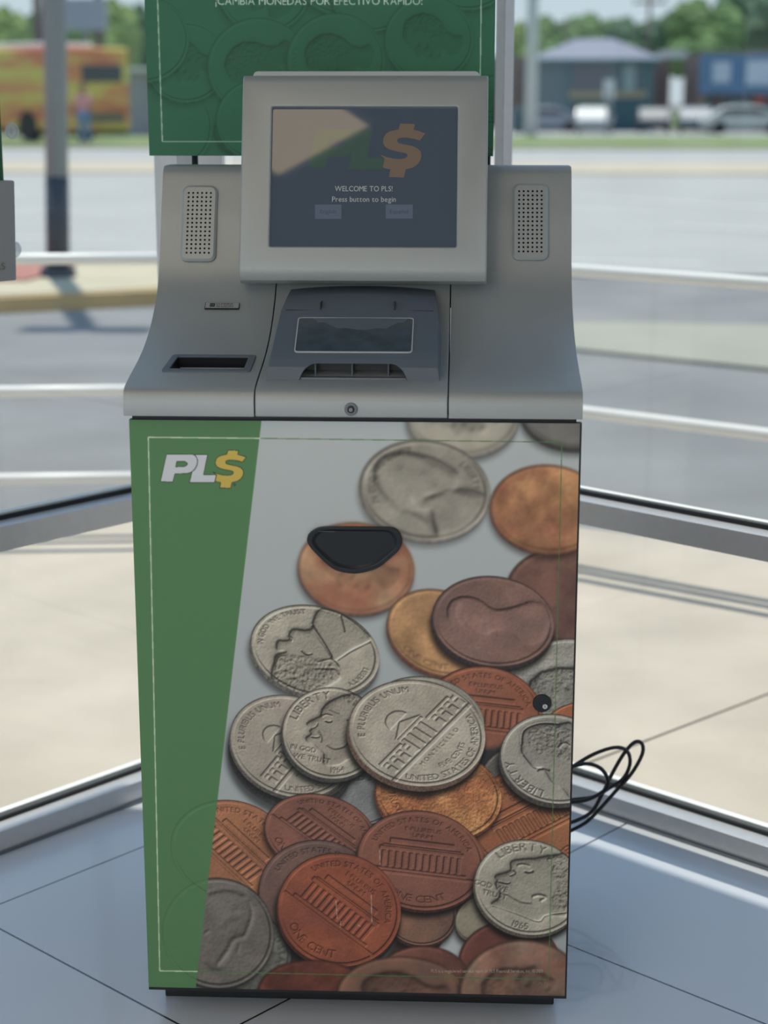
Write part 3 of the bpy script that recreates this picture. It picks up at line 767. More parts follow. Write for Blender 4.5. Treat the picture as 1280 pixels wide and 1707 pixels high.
        mix = np.clip(vnoise(h, w_, 46 * S, rng, 3) * 2.2 + .5, 0, 1)[..., None]
        face = (colr * (1 - mix) + c2 * mix) * (shade + tone)[..., None]
        # thickness band below the face
        ed = np.asarray(edge, float) / 255 if edge is not None else colr * .42
        band = np.zeros((h, w_)); 
        for k in np.linspace(0, 1, max(2, int(thick) + 1)): band = np.maximum(band, disc_(-.25 * thick * k, thick * k))
        edc = ed * (1 + .5 * vnoise(h, w_, 2 * S, rng))[..., None]
        fm_ = disc_(0, 0)
        if shadow:
            sh = blur(disc_(-1.5 - thick * .3, thick * 1.5 + 4, 1.015), 4.2 * S) * shadow; sub *= (1 - sh)[..., None]
            sh = blur(disc_(-.5, thick + 1, 1.0), 1.5 * S) * shadow; sub *= (1 - sh * .8)[..., None]
        if green:
            face = np.clip(sub * (.35 + .65 * shade)[..., None], 0, 1)
            fa = (fm_ * .8)[..., None]; sub[:] = sub * (1 - fa) + face * fa; return
        if soft:
            P = np.concatenate([edc * band[..., None], band[..., None]], 2); P = blur(P, soft * S)
            sub[:] = sub * (1 - P[..., 3:]) + P[..., :3]
            P = np.concatenate([face * fm_[..., None], fm_[..., None]], 2); P = blur(P, soft * S)
            sub[:] = sub * (1 - P[..., 3:]) + P[..., :3]
        else:
            sub[:] = sub * (1 - band[..., None]) + edc * band[..., None]
            sub[:] = sub * (1 - fm_[..., None]) + face * fm_[..., None]
    def sheet(s, name, corners_px, corners_w, nx, ny, K, m, parent, warm=(1, 1, 1)):
        """flat grid between four world corners TL,TR,BR,BL; colour looked up through the homography to artwork coordinates"""
        src = [(0, 0), (1, 0), (1, 1), (0, 1)]; Am = []; bv = []
        for (a, b_), (x, y) in zip(src, corners_px):
            Am.append([a, b_, 1, 0, 0, 0, -x * a, -x * b_]); bv.append(x); Am.append([0, 0, 0, a, b_, 1, -y * a, -y * b_]); bv.append(y)
        Hc = np.linalg.solve(np.array(Am), np.array(bv)); Hc = np.append(Hc, 1).reshape(3, 3)
        ss, tt = np.meshgrid(np.linspace(0, 1, nx + 1), np.linspace(0, 1, ny + 1)); q = np.stack([ss, tt, np.ones_like(ss)], -1) @ Hc.T
        px = (q[..., 0] / q[..., 2] - s.x0) * s.S - .5; py = (q[..., 1] / q[..., 2] - s.y0) * s.S - .5
        px = np.clip(px, 0, s.w - 1.001); py = np.clip(py, 0, s.h - 1.001); xi = px.astype(int); yi = py.astype(int); fx = (px - xi)[..., None]; fy = (py - yi)[..., None]
        A_ = blur(s.a, .38 * s.S); 
        c = (A_[yi, xi] * (1 - fx) + A_[yi, xi + 1] * fx) * (1 - fy) + (A_[yi + 1, xi] * (1 - fx) + A_[yi + 1, xi + 1] * fx) * fy
        L = lin(np.clip(c, 0, 1) * 255) / K * np.array(warm); L = np.clip(L, 0, .92)
        TL, TR_, BR, BL = [np.array(p, float) for p in corners_w]
        P = (TL * (1 - ss[..., None]) + TR_ * ss[..., None]) * (1 - tt[..., None]) + (BL * (1 - ss[..., None]) + BR * ss[..., None]) * tt[..., None]
        me = bpy.data.meshes.new(name); nv = (nx + 1) * (ny + 1); nf = nx * ny
        me.vertices.add(nv); me.vertices.foreach_set('co', P.reshape(-1).astype(np.float32))
        i = np.arange(nv).reshape(ny + 1, nx + 1); fq = np.stack([i[:-1, :-1], i[1:, :-1], i[1:, 1:], i[:-1, 1:]], -1).reshape(-1)
        me.loops.add(nf * 4); me.loops.foreach_set('vertex_index', fq.astype(np.int32)); me.polygons.add(nf)
        me.polygons.foreach_set('loop_start', (np.arange(nf) * 4).astype(np.int32)); me.polygons.foreach_set('loop_total', np.full(nf, 4, np.int32))
        me.update(calc_edges=True)
        at_ = me.color_attributes.new('print', 'FLOAT_COLOR', 'POINT'); at_.data.foreach_set('color', np.concatenate([L, np.ones(L.shape[:2] + (1,))], -1).reshape(-1).astype(np.float32))
        me.materials.append(m); o = bpy.data.objects.new(name, me); COL.objects.link(o); o.parent = parent; return o
def print_mat(name, rough, spec=.5):
    m = mat(name, (128, 128, 128), rough=rough, spec=spec); t = m.node_tree; a = t.nodes.new('ShaderNodeAttribute'); a.attribute_name = 'print'
    t.links.new(a.outputs['Color'], t.nodes['Principled BSDF'].inputs['Base Color']); return m
ONE = ('ONE CENT', 'arc', .86, .20, -90, True); USA = ('UNITED STATES OF AMERICA', 'arc', .76, .135, 90, False)
EPU = ('E\u00b7PLURIBUS', 'line', 0, .56, .115); EPU2 = ('\u00b7UNUM\u00b7', 'line', 0, .44, .115)
PENNY = (ONE, USA, EPU, EPU2)
NICK = (('E PLURIBUS UNUM', 'arc', .76, .15, 90, False), ('M O N T I C E L L O', 'line', 0, -.44, .10), ('FIVE CENTS', 'arc', .72, .12, -90, True), ('UNITED STATES OF AMERICA', 'arc', .90, .15, -90, True))
COP = (150, 92, 66); COPR = (122, 72, 56); COPO = (168, 118, 72); NI = (150, 143, 130); NI2 = (132, 126, 116); DK = (92, 80, 76); SIL = (118, 114, 108)
KPRINT = .49
cv = Canvas(205, 685, 975, 1670, 2, (150, 154, 153))
# soft background gradient of the print
gy_ = np.linspace(0, 1, cv.h)[:, None, None]; cv.a *= 1.02 - .14 * gy_
N_ = cv.coin
def c3(L): return [(380 + x / 4.267, 980 + y / 4.267) for x, y in L]
def c6(L): return [(580 + x / 3.2, 1300 + y / 3.2) for x, y in L]
def c2(L): return [(580 + x / 3.2, 690 + y / 3.2) for x, y in L]
def c4(L): return [(640 + x / 3.765, 920 + y / 3.765) for x, y in L]
def c5(L): return [(220 + x / 3.2, 1300 + y / 3.2) for x, y in L]
TR13 = dict(trace=[c3([(800, 762), (720, 800), (672, 850), (663, 888), (650, 905), (605, 925), (568, 948), (565, 965), (600, 985), (582, 1005), (592, 1028), (560, 1050), (556, 1068), (575, 1088), (612, 1100), (640, 1130), (682, 1168), (686, 1245), (790, 1246), (870, 1205), (960, 1260), (1060, 1000), (1000, 790), (900, 742)])],
    hair=[c3([(800, 762), (850, 758), (960, 740), (1000, 850), (900, 850), (850, 800)])],
    strokes=[(c3([(668, 905), (700, 890), (745, 900)]), 2.2, .8), (c3([(690, 932), (715, 940), (740, 935)]), 2, -1.3), (c3([(600, 985), (625, 975), (640, 950)]), 1.6, -.9), (c3([(590, 1045), (625, 1050), (650, 1045)]), 1.6, -1.1), (c3([(640, 1000), (665, 1050), (660, 1085)]), 2, -.7),
             (c3([(700, 1100), (760, 1130), (830, 1110), (860, 1060)]), 3, -.7), (c3([(850, 930), (868, 960), (860, 1010)]), 2.5, 1.0), (c3([(720, 850), (790, 880)]), 2, -.4)])
TR24 = dict(trace=[c6([(1000, 412), (905, 418), (870, 435), (872, 470), (852, 485), (800, 500), (786, 515), (800, 533), (788, 548), (800, 572), (814, 600), (800, 632), (772, 662), (900, 705), (1018, 748), (1060, 716), (1185, 700), (1185, 410), (1100, 395)])],
    hair=[c6([(1060, 410), (1110, 400), (1185, 410), (1185, 690), (1100, 690), (1090, 620), (1130, 560), (1080, 480)])],
    strokes=[(c6([(905, 452), (935, 445), (975, 455)]), 3, .9), (c6([(945, 480), (970, 486), (990, 478)]), 2.6, -1.3), (c6([(880, 470), (895, 490), (865, 505)]), 2, -.9), (c6([(805, 535), (850, 545), (868, 540)]), 2, -1.1), (c6([(985, 620), (1020, 610), (1060, 622), (1030, 640)]), 3.5, 1.2), (c6([(850, 600), (920, 640), (980, 650)]), 3, -.6), (c6([(772, 664), (900, 707), (1018, 750), (1060, 718), (1170, 702)]), 1.6, -1.0)])
TR10 = dict(trace=[c3([(605, 275), (560, 290), (510, 285), (470, 282), (445, 300), (435, 330), (440, 355), (400, 365), (355, 365), (350, 430), (400, 432), (415, 445), (345, 465), (330, 520), (310, 600), (330, 680), (400, 755), (560, 760), (690, 700), (790, 640), (800, 570), (770, 520), (740, 490), (680, 400), (620, 310)]),
                    c3([(600, 270), (612, 210), (645, 150), (700, 140), (800, 170), (940, 270), (1012, 360), (880, 430), (780, 500), (740, 480), (690, 400)])],
    hair=[c3([(345, 475), (330, 680), (400, 750), (560, 750), (780, 640), (740, 520), (560, 480), (430, 470)])],
    strokes=[(c3([(600, 250), (690, 390), (740, 480)]), 2, -1.2), (c3([(780, 500), (880, 435), (1010, 370)]), 2.5, -1.2), (c3([(430, 335), (460, 350), (455, 370)]), 2, 1.0), (c3([(520, 430), (560, 460), (600, 455)]), 2, -1), (c3([(800, 180), (830, 300)]), 2, -.9), (c3([(620, 560), (760, 560), (790, 600)]), 3, -.8), (c3([(640, 520), (740, 500), (790, 560)]), 3, .8)])
TR3 = dict(trace=[c2([(140, 330), (150, 270), (200, 220), (300, 203), (420, 225), (500, 255), (585, 320), (560, 400), (470, 415), (410, 440), (440, 500), (350, 505), (250, 480), (155, 390)]), c2([(400, 450), (560, 400), (725, 430), (690, 560), (500, 645), (465, 600), (440, 500)])],
    strokes=[(c2([(140, 310), (160, 395), (250, 482), (350, 512), (430, 565), (462, 625)]), 5, -2.2), (c2([(150, 280), (210, 225), (310, 205), (420, 228)]), 3, -1), (c2([(420, 240), (480, 260), (560, 310)]), 9, -1.6), (c2([(400, 455), (480, 420), (560, 402), (700, 430)]), 3.5, -1.3), (c2([(265, 265), (285, 275)]), 7, -1.3), (c2([(390, 290), (410, 305)]), 7, -1), (c2([(380, 460), (405, 480)]), 9, -1), (c2([(320, 420), (350, 470)]), 6, 1.5)], tdark=.0)
TR8 = dict(trace=[c4([(395, 350), (430, 290), (510, 268), (600, 290), (690, 347), (800, 337), (900, 305), (1000, 320), (1045, 400), (990, 545), (880, 565), (800, 495), (700, 480), (640, 505), (560, 490), (470, 450), (400, 410)])],
    strokes=[(c4([(398, 400), (395, 345), (430, 290), (510, 268), (600, 290), (690, 347), (800, 337), (900, 303)]), 2.4, -1.6), (c4([(470, 300), (450, 380), (480, 440)]), 6, 1.2), (c4([(500, 440), (560, 490)]), 4, -1.2), (c4([(640, 450), (655, 500)]), 5, .9), (c4([(560, 380), (620, 420)]), 9, .7)], tdark=-.06)
TR15 = dict(trace=[c4([(865, 1180), (880, 1110), (980, 1068), (1100, 1070), (1190, 1100), (1190, 1520), (1120, 1470), (1060, 1440), (1000, 1350), (935, 1335), (870, 1260)])],
    hair=[c4([(900, 1180), (910, 1120), (1000, 1085), (1100, 1085), (1180, 1110), (1180, 1300), (1050, 1280), (950, 1260)])],
    strokes=[(c4([(865, 1200), (880, 1110), (980, 1066), (1100, 1070)]), 2, -1.1), (c4([(1100, 1220), (1130, 1190), (1170, 1210)]), 3, 1), (c4([(960, 1360), (1000, 1345), (1040, 1360)]), 3, -1), (c4([(870, 1262), (935, 1337), (1000, 1352)]), 2, -1)])
TR25 = dict(strokes=[(c5([(585, 610), (622, 640), (640, 690), (632, 750), (600, 835)]), 5, 2.2), (c5([(600, 835), (540, 850), (515, 900), (450, 990)]), 6, 2.4), (c5([(575, 860), (560, 925)]), 4, 1.6), (c5([(555, 680), (560, 710)]), 8, 1.2), (c5([(385, 815), (410, 800)]), 3, 2), (c5([(380, 960), (440, 1000), (470, 990)]), 8, -1.6), (c5([(400, 600), (480, 580), (560, 590), (620, 640)]), 4, -1.4), (c5([(480, 780), (500, 740), (560, 720)]), 8, -.8)])
TR5 = dict(strokes=[(c2([(910, 400), (925, 450), (970, 500)]), 4, -1.5), (c2([(1040, 540), (1110, 560), (1110, 590)]), 6, -1.6), (c2([(1050, 300), (1160, 310)]), 14, .9), (c2([(960, 560), (1040, 620), (1090, 600)]), 14, 1.0), (c2([(840, 620), (960, 700), (1110, 730), (1200, 725)]), 3, .8)])
N_(772, 692, 92, 66, 0, (148, 142, 128), soft=3, kind='head', trot=80, thick=7, shadow=.35, seed=1, edge=(112, 105, 100))
N_(960, 684, 92, 62, 0, (110, 106, 100), soft=3, thick=7, shadow=.35, seed=2)
N_(708, 816, 108, 82, -8, (143, 138, 125), soft=2.2, **TR3, thick=5, shadow=.3, seed=3, col2=(128, 122, 112), edge=(105, 98, 92), relief=1.6, text=(('IN GOD WE TRUST', 'arc', .76, .15, 160, False), ('LIBERTY', 'arc', .76, .15, 30, False)))
N_(955, 992, 112, 80, -10, (108, 78, 68), soft=1.8, thick=6, seed=4, col2=(92, 66, 60), mott=.16)
N_(913, 847, 96, 72, -5, (132, 88, 66), soft=2.2, **TR5, thick=5, shadow=.4, seed=5, col2=(160, 118, 82), mott=.2, edge=(88, 58, 48), relief=.9)
N_(594, 945, 96, 75, -6, (156, 122, 94), soft=2.4, kind='head', trot=60, thick=5, shadow=.35, seed=6, col2=(140, 92, 72), mott=.14, edge=(84, 62, 56), relief=.6)
N_(735, 1052, 92, 68, -22, (150, 114, 82), soft=1.6, thick=7, shadow=.4, seed=7, col2=(160, 122, 86), mott=.16, edge=(86, 56, 46), text=(('ONE CENT', 'arc', .88, .2, -95, True),))
N_(950, 1150, 112, 88, 0, (140, 136, 126), soft=.6, kind='head', trot=120, thick=3, shadow=.3, seed=9, mott=.16, relief=1.2)
N_(822, 1033, 102, 74, -8, (104, 82, 76), soft=.9, **TR8, thick=8, shadow=.7, seed=8, col2=(118, 90, 80), edge=(46, 38, 38), mott=.13, relief=1.0)
N_(525, 1082, 109, 74, -14, (152, 145, 130), soft=.5, **TR10, thick=7, shadow=.45, seed=10, edge=(86, 82, 76), relief=1.4, text=(('IN GOD WE TRUST', 'arc', .80, .13, 150, False), ('LIBERTY', 'arc', .8, .13, -25, False)))
N_(806, 1190, 99, 82, -8, (120, 78, 62), soft=.5, kind='memorial', trot=2, hscale=1.1, thick=5, seed=11, col2=(132, 82, 62), text=PENNY)
N_(975, 1215, 70, 48, 0, (142, 88, 62), thick=4, seed=12)
# dark gaps in the heap
cv.poly([(560, 1290), (650, 1270), (850, 1240), (880, 1300), (840, 1400), (640, 1400), (560, 1340)], (38, 38, 40), soft=4)
N_(600, 1330, 70, 44, 10, (110, 110, 108), kind=None, thick=4, seed=33, text=(('UNITED STATES', 'arc', .7, .22, 70, False),), relief=1.4)
N_(870, 1300, 70, 60, 0, (88, 84, 78), thick=3, seed=34, mott=.2)
N_(892, 1362, 108, 92, 12, (136, 92, 66), kind='memorial', trot=18, hscale=1.1, thick=5, seed=18, col2=(128, 80, 56), text=PENNY)
N_(731, 1322, 106, 76, -8, (138, 88, 60), trot=200, thick=6, seed=17, col2=(164, 116, 76), mott=.3, edge=(84, 50, 38), text=(('IN GOD WE TRUST', 'arc', .78, .16, -30, True),), relief=1.2)
N_(486, 1250, 105, 80, -22, (118, 112, 102), thick=14, seed=35, edge=(52, 50, 48))
N_(485, 1241, 105, 82, -22, (150, 142, 128), kind='house', trot=76, hscale=1.2, thick=6, seed=36, col2=(138, 130, 118), text=NICK, edge=(70, 66, 62))
N_(553, 1219, 83, 76, -10, (146, 138, 124), **TR13, thick=7, shadow=.8, seed=13, edge=(56, 54, 52), relief=1.25,
   text=(('LIBERTY', 'arc', .74, .24, 135, False), ('IN GOD', 'line', -.50, -.50, .15), ('WE TRUST', 'line', -.30, -.68, .15), ('1964', 'arc', .88, .17, -72, True)))
N_(706, 1203, 102, 78, -8, (128, 124, 112), thick=4, seed=37)
N_(695, 1219, 115, 88, -10, (156, 148, 134), kind='house', trot=62, hscale=1.22, thick=9, shadow=.8, seed=14, col2=(146, 136, 122), text=NICK, edge=(84, 66, 58), relief=1.2)
N_(925, 1262, 92, 74, -12, (140, 135, 124), **TR15, thick=8, shadow=.8, seed=15, edge=(60, 56, 52), text=(('LIBERTY', 'arc', .76, .24, 232, False),), relief=1.3)
# lower heap
cv.poly([(440, 1600), (480, 1540), (640, 1600), (700, 1500), (800, 1500), (860, 1560), (820, 1660), (430, 1660)], (52, 40, 38), soft=3)
cv.poly([(720, 1600), (752, 1545), (772, 1536), (785, 1560), (775, 1610), (740, 1625)], (150, 152, 152), soft=1)
N_(385, 1416, 103, 84, -14, (128, 86, 66), kind='memorial', trot=-34, hscale=1.1, thick=5, seed=19, col2=(146, 98, 70), text=PENNY, edge=(70, 64, 60))
N_(534, 1388, 95, 66, -14, (118, 78, 64), kind='memorial', trot=-30, hscale=1.1, thick=4, seed=20, col2=(106, 72, 62), text=PENNY)
N_(532, 1488, 102, 90, -10, (88, 70, 66), thick=5, seed=21, col2=(104, 78, 68), text=(USA,))
N_(418, 1592, 66, 66, 0, (96, 96, 88), soft=1.4, thick=3, seed=26, mott=.25, text=(('UNITED STATES', 'arc', .72, .22, 20, False),), relief=1.6)
N_(362, 1554, 94, 92, -20, (96, 90, 84), soft=1.0, **TR25, thick=3, seed=25, relief=1.6, mott=.12)
N_(700, 1520, 62, 54, -15, (112, 82, 66), thick=5, seed=30, col2=(92, 72, 62))
N_(796, 1530, 34, 40, -40, (120, 112, 96), soft=.8, thick=4, seed=38)
N_(702, 1432, 107, 83, -9, (118, 76, 62), kind='memorial', trot=3, hscale=1.1, thick=5, shadow=.8, seed=23, col2=(108, 72, 62), text=PENNY)
N_(565, 1515, 104, 95, -14, (128, 72, 52), kind='memorial', trot=-24, hscale=1.1, thick=6, shadow=.85, seed=22, col2=(112, 64, 50), text=PENNY)
N_(850, 1602, 84, 68, 0, (92, 56, 48), soft=1.2, thick=3, seed=32)
N_(520, 1650, 90, 50, 0, (92, 52, 42), soft=2, thick=3, seed=27, mott=.3)
N_(705, 1632, 78, 56, 0, (98, 64, 54), soft=1.6, thick=3, seed=29, mott=.2)
N_(668, 1656, 106, 62, 0, (116, 84, 68), soft=2, thick=3, seed=28, kind='head', trot=70, col2=(98, 74, 64))
N_(882, 1477, 92, 79, -14, (146, 140, 126), **TR24, thick=6, shadow=.85, seed=24, edge=(70, 64, 58), relief=1.25, soft=.4,
   text=(('LIBERTY', 'arc', .76, .24, 112, False), ('GOD WE', 'line', -.66, -.22, .15), ('TRUST', 'line', -.56, -.38, .15), ('1965', 'arc', .90, .19, -88, True)))
N_(872, 1652, 104, 86, 0, (122, 88, 74), soft=2, thick=3, seed=31, kind='head', trot=70, flip=True, col2=(108, 90, 76), mott=.2)
# green side panel with ghosted coins
cv.poly([(200, 680), (438.5, 680), (437, 700), (325, 1645), (322, 1680), (200, 1680)], (70, 104, 68))
hh = cv.h
gm = np.zeros((cv.h, cv.w)); fill_poly(gm, cv.c([(200, 680), (438.5, 680), (437, 700), (325, 1645), (322, 1680), (200, 1680)]))
save = cv.a.copy()
N_(385, 1416, 103, 84, -14, (0, 0, 0), trot=-34, thick=3, seed=19, green=True, shadow=.0, mott=.03, relief=.6)
N_(362, 1554, 94, 92, -20, (0, 0, 0), trot=-14, thick=3, seed=25, green=True, shadow=.0, mott=.04, relief=.4)
cv.a = cv.a * gm[..., None] + save * (1 - gm[..., None])
cv.line([(435, 730), (249, 728), (264.5, 1618), (328, 1619)], 1.7, (172, 180, 160))
cv.line([(435, 730), (935, 737), (916, 1632), (328, 1619)], 1.3, (66, 100, 58))
for (xa, ya), (xb, yb) in (((560, 1500), (562, 1530)), ((619, 1490), (620, 1536)), ((568, 1534), (567, 1545)), ((596, 1540), (601, 1543)), ((633, 1415), (634, 1440))): cv.line([(xa, ya), (xb, yb)], .8, (190, 180, 170), .8)
def cmap(p): return (200 + p[0] / 3.2, 690 + p[1] / 3.2)
def closed(q): return [cmap(p) for p in q] + [cmap(q[0])]
for q, c_ in ((P_, (166, 168, 170)), (Lp_, (166, 168, 170)), (S_, (164, 142, 68))):
    cv.poly([cmap(p) for p in q], c_)
cv.poly([cmap(p) for p in hole_], (70, 104, 68))
for q in (P_, hole_, Lp_, S_): cv.line(closed(q), .9, (30, 36, 30))
cv.text('\u00ae', 392, 809, 5, 5, (30, 36, 30))
cv.text('PLS is a registered service mark of PLS Financial Services, Inc. \u00a9 2019', 813, 1620.5, 187, 5.6, (150, 140, 132))
cv.text('PL IM', 907, 1640.5, 15, 4.4, (110, 96, 90))
M['print'] = print_mat('printed_vinyl', .32, .35)
DM = MB().box((DOOR['x0'], 0, DOOR['z0']), (DOOR['x1'], .013, DOOR['z1']))
door = kp(DM, 'front_door', M['black'])
z1L, z1R = .968, .966
sheet = cv.sheet('printed_graphic', [(217, 699), (965, 706), (943, 1660), (246, 1645)],
                 [(-.33, -.0008, .968), (.33, -.0008, .968), (.33, -.0008, .05), (-.33, -.0008, .05)], 760, 1000, KPRINT, M['print'], door)
# coin return cup in the door
DF = frame((0, -.001, 0), (1, 0, 0), (0, 0, 1))
cup_px = [(520, 884), (530, 878.5), (545, 876.5), (575, 876.5), (620, 877), (650, 877.5), (662, 882), (669, 892), (670, 905), (664, 917), (650, 930), (634, 943), (615, 951), (592, 955), (568, 952), (552, 945), (535, 930), (518, 912), (512, 900), (514, 890)][::-1]
cup_px = [tuple(p) for p in smooth_line(cup_px + cup_px[:1])[:-1]]
cpt = [at(x, y, 1, -.001) for x, y in cup_px]; outer = [(p[0], p[2]) for p in cpt]
mc = np.mean(outer, 0); inner = [(mc[0] + (x - mc[0]) * .88, mc[1] + (z - mc[1]) * .82) for x, z in outer]
def DFp(x, y, z=0): return (x, y, z)
cbz = ring(outer, inner, 0, .005).build('coin_return_bezel', M['blackg'], door, bevel=.0012); cbz.matrix_local = DF
M['cupin'] = mat('return_cup_inside', (20, 26, 33), rough=.4)
n = len(inner); in2 = [(mc[0] + (x - mc[0]) * .93, mc[1] + (z - mc[1]) * .9) for x, z in inner]
b = MB(); b.add([(*p, .0035) for p in inner] + [(*p, .001) for p in in2], [(i, (i + 1) % n, n + (i + 1) % n, n + i) for i in range(n)] + [tuple(range(n, 2 * n))])
b.build('return_flap', M['cupin'], cbz)
MB().box((mc[0] - .052, mc[1] + .0215, .0052), (mc[0] - .028, mc[1] + .0222, .0054)).build('scratch', M['steel'], cbz)
lk = key_lock(903.5, 1172, -.0012, .0146, True, 'door_lock')

# ------------------------------------------------------------------ hanging sign behind the kiosk
sign = empty('poster_sign', (-.09, .60, 0))
tag(sign, 'green coin-patterned poster board with a white border line, standing on black tubes behind the kiosk', 'sign')
SI = Matrix.Translation((.09, -.60, 0))
pv = Canvas(236, -330, 832, 268, 1.5, (46, 96, 72))
G = pv.coin
for k, (cx, cy, rr, kd, tr, fl_) in enumerate([(275, 210, 80, None, 0, False), (440, -20, 78, 'head', 20, False), (575, -60, 90, 'head', 40, False), (330, -150, 90, 'head', 0, False), (500, -210, 95, 'house', 20, False), (700, -200, 95, 'head', 0, True),
        (780, -60, 80, 'house', 10, False), (310, 105, 68, 'head', 70, False), (620, -15, 70, None, 0, False), (430, 110, 84, 'head', 100, False), (560, 100, 82, 'head', 80, False), (715, 65, 74, 'head', 60, False), (240, 65, 75, None, 0, False), (400, 215, 42, None, 0, False), (840, 190, 70, 'house', 0, False), (430, 200, 70, None, 0, True)]):
    G(cx, cy, rr, rr * .96, 0, (46, 96, 72), trot=tr, kind=kd, flip=fl_, thick=3, seed=50 + k, shadow=.22, relief=.5, mott=.035, edge=(34, 74, 56), text=(('LIBERTY', 'arc', .8, .13, 100, False),) if k % 3 == 1 else ())
pv.a = pv.a * .62 + (np.array((44, 94, 70)) / 255) * .38
pv.line([(252, -320), (270.5, 236), (799, 236), (806, -320)], 1.7, (165, 190, 165))
pv.text('\u00a1CAMBIA MONEDAS POR EFECTIVO R\u00c1PIDO!', 531.5, 8, 345, 13.5, (190, 205, 192))
M['poster'] = print_mat('poster_print', .5, .3)
pl, pr_ = at(249, 261, 1, .58), at(822, 259, 1, .58); zb = (pl[2] + pr_[2]) / 2; xl, xr = pl[0], pr_[0]; ztop = at(540, -300, 1, .58)[2]
brd = MB().box((xl, .5806, zb), (xr, .586, ztop)).build('board', M['black'], sign); brd.matrix_local = SI
pc = at(249, 261, 1, .58)
def prj(P):
    d = np.array(P) - CAM; z = d @ Fv; return (PCX + FPX * (d @ Rv) / z, PCY - FPX * (d @ Uv) / z)
cw = [(xl, .58, ztop), (xr, .58, ztop), (xr, .58, zb), (xl, .58, zb)]
ps = pv.sheet('printed_face', [prj(p) for p in cw], cw, 520, 520, .60, M['poster'], brd)
for px in (325, 813.5):
    q = at(px, 268, 1, .60); b = MB().tube([(q[0], .60, .012), (q[0], .60, ztop - .05)], .0058 if px < 500 else .0045, 10); b.tube([(q[0], .52, .006), (q[0], .60, .012), (q[0], .68, .006)], .008); o = b.build('stand_tube', M['black'], sign, smooth=True); o.matrix_local = SI

# ------------------------------------------------------------------ brochure holder hanging on the left glass
bh = empty('sign_holder', (*uv(UL + .03, -.5), 1.0)); tag(bh, 'grey plastic sign holder with a green card, on the left pane', 'sign holder')
LN = np.array([*u, 0.]); 
def lw_(px, py, off=.03): q = atp(px, py, LN * (UL + off), LN); return q
def lwv(px, py, off=.03): q = lw_(px, py, off); return float(np.dot(q[:2], v)), q[2]
va, za = lwv(12.5, 300); vb_, zb_ = lwv(16, 466)
HM = bh.matrix_basis.inverted() if False else Matrix.Translation(-Vector((*uv(UL + .03, -.5), 1.0))) @ RM
b = MB(); b.prism([(va - .26, zb_), (vb_, zb_), (va, za), (va - .26, za)], UL + .028, UL + .052, axis=0)
o = b.build('holder_box', mat('light_grey_plastic', (150, 152, 154), rough=.45), bh, bevel=.003); o.matrix_local = HM
vg, zg = lwv(6.5, 296); vg2, zg2 = lwv(0, 150)
b = MB().box((UL + .026, va - .25, za - .01), (UL + .029, vg, zg + .28)); o = b.build('green_card', mat('green_card', (38, 92, 62), rough=.5), bh); o.matrix_local = HM
FH = RM @ frame((UL + .0525, vb_ - .038, zb_ + .022), (0, 1, 0), (0, 0, 1))
o = text_obj('card_lettering', 'PLS', .028, .012, Matrix.Translation(-Vector((*uv(UL + .03, -.5), 1.0))) @ FH, mat('tan_ink', (120, 100, 70)), bh, .0004)
# suction cups on the glass
for (px, py, lab) in ((20, 218, 'clear suction cup stuck to the left pane beside the green card'), (24, 416, 'clear suction cup stuck to the left pane beside the grey sign holder, lower one')):
    q = lw_(px, py, -.042); F = frame(q, (*v, 0), (0, 0, 1)); b = MB()
    prof_s = [(.0150, 0), (.0148, .0016), (.0118, .0020), (.0102, .0008), (.0052, .0012), (.0040, .0040)]
    nn = 24; vs = [(r * math.cos(2 * math.pi * k / nn), r * math.sin(2 * math.pi * k / nn), z) for r, z in prof_s for k in range(nn)]
    fs = [(a * nn + k, a * nn + (k + 1) % nn, (a + 1) * nn + (k + 1) % nn, (a + 1) * nn + k) for a in range(5) for k in range(nn)] + [tuple(range(5 * nn, 6 * nn)), tuple(range(nn))]
    m_ = bpy.data.materials.get('clear_vinyl') or mat('clear_vinyl', (225, 232, 238), rough=.08)
    m_.node_tree.nodes['Principled BSDF'].inputs['Alpha'].default_value = .45
    b.add(vs, fs); o = b.build('suction_cup', m_, None, smooth=True); o.matrix_world = F; tag(o, lab, 'suction cup', 'suction cups on the left pane')

# ------------------------------------------------------------------ loose power cord right of the kiosk
def cr(pts, k=8):
    P = [Vector(p) for p in pts]; P = [P[0]] + P + [P[-1]]; o = []
    for i in range(1, len(P) - 2):
        for t in range(k):
            t /= k; a, b_, c, d = P[i - 1], P[i], P[i + 1], P[i + 2]
            o.append(.5 * ((2 * b_) + (c - a) * t + (2 * a - 5 * b_ + 4 * c - d) * t * t + (3 * b_ - a - 3 * c + d) * t ** 3))
    return o + [P[-2]]
def cpx(L): return [at(x, y, 1, Y) for x, y, Y in L]
loopA = cpx([(925, 1300, .52), (953, 1279, .53), (990, 1257, .55), (1025, 1246, .56), (1045, 1252, .57), (1050, 1272, .58), (1040, 1296, .57), (1018, 1312, .56), (990, 1328, .55), (955, 1333, .54), (925, 1338, .53)])
loopB = cpx([(925, 1276, .50), (953, 1277, .50), (978, 1273, .51), (1000, 1280, .515), (1012, 1296, .52), (1012, 1312, .52), (998, 1324, .52), (975, 1334, .51), (940, 1338, .50)])
loopC = cpx([(925, 1378, .50), (955, 1370, .51), (985, 1354, .53), (1003, 1325, .55), (1020, 1290, .56), (1040, 1256, .57), (1058, 1237, .58), (1070, 1240, .585), (1070, 1258, .58), (1052, 1290, .57), (1025, 1320, .56), (1000, 1348, .54), (975, 1372, .53), (940, 1390, .52)])
b = MB()
for Lp in (loopA, loopB, loopC): b.tube(cr(Lp), .0036, 8)
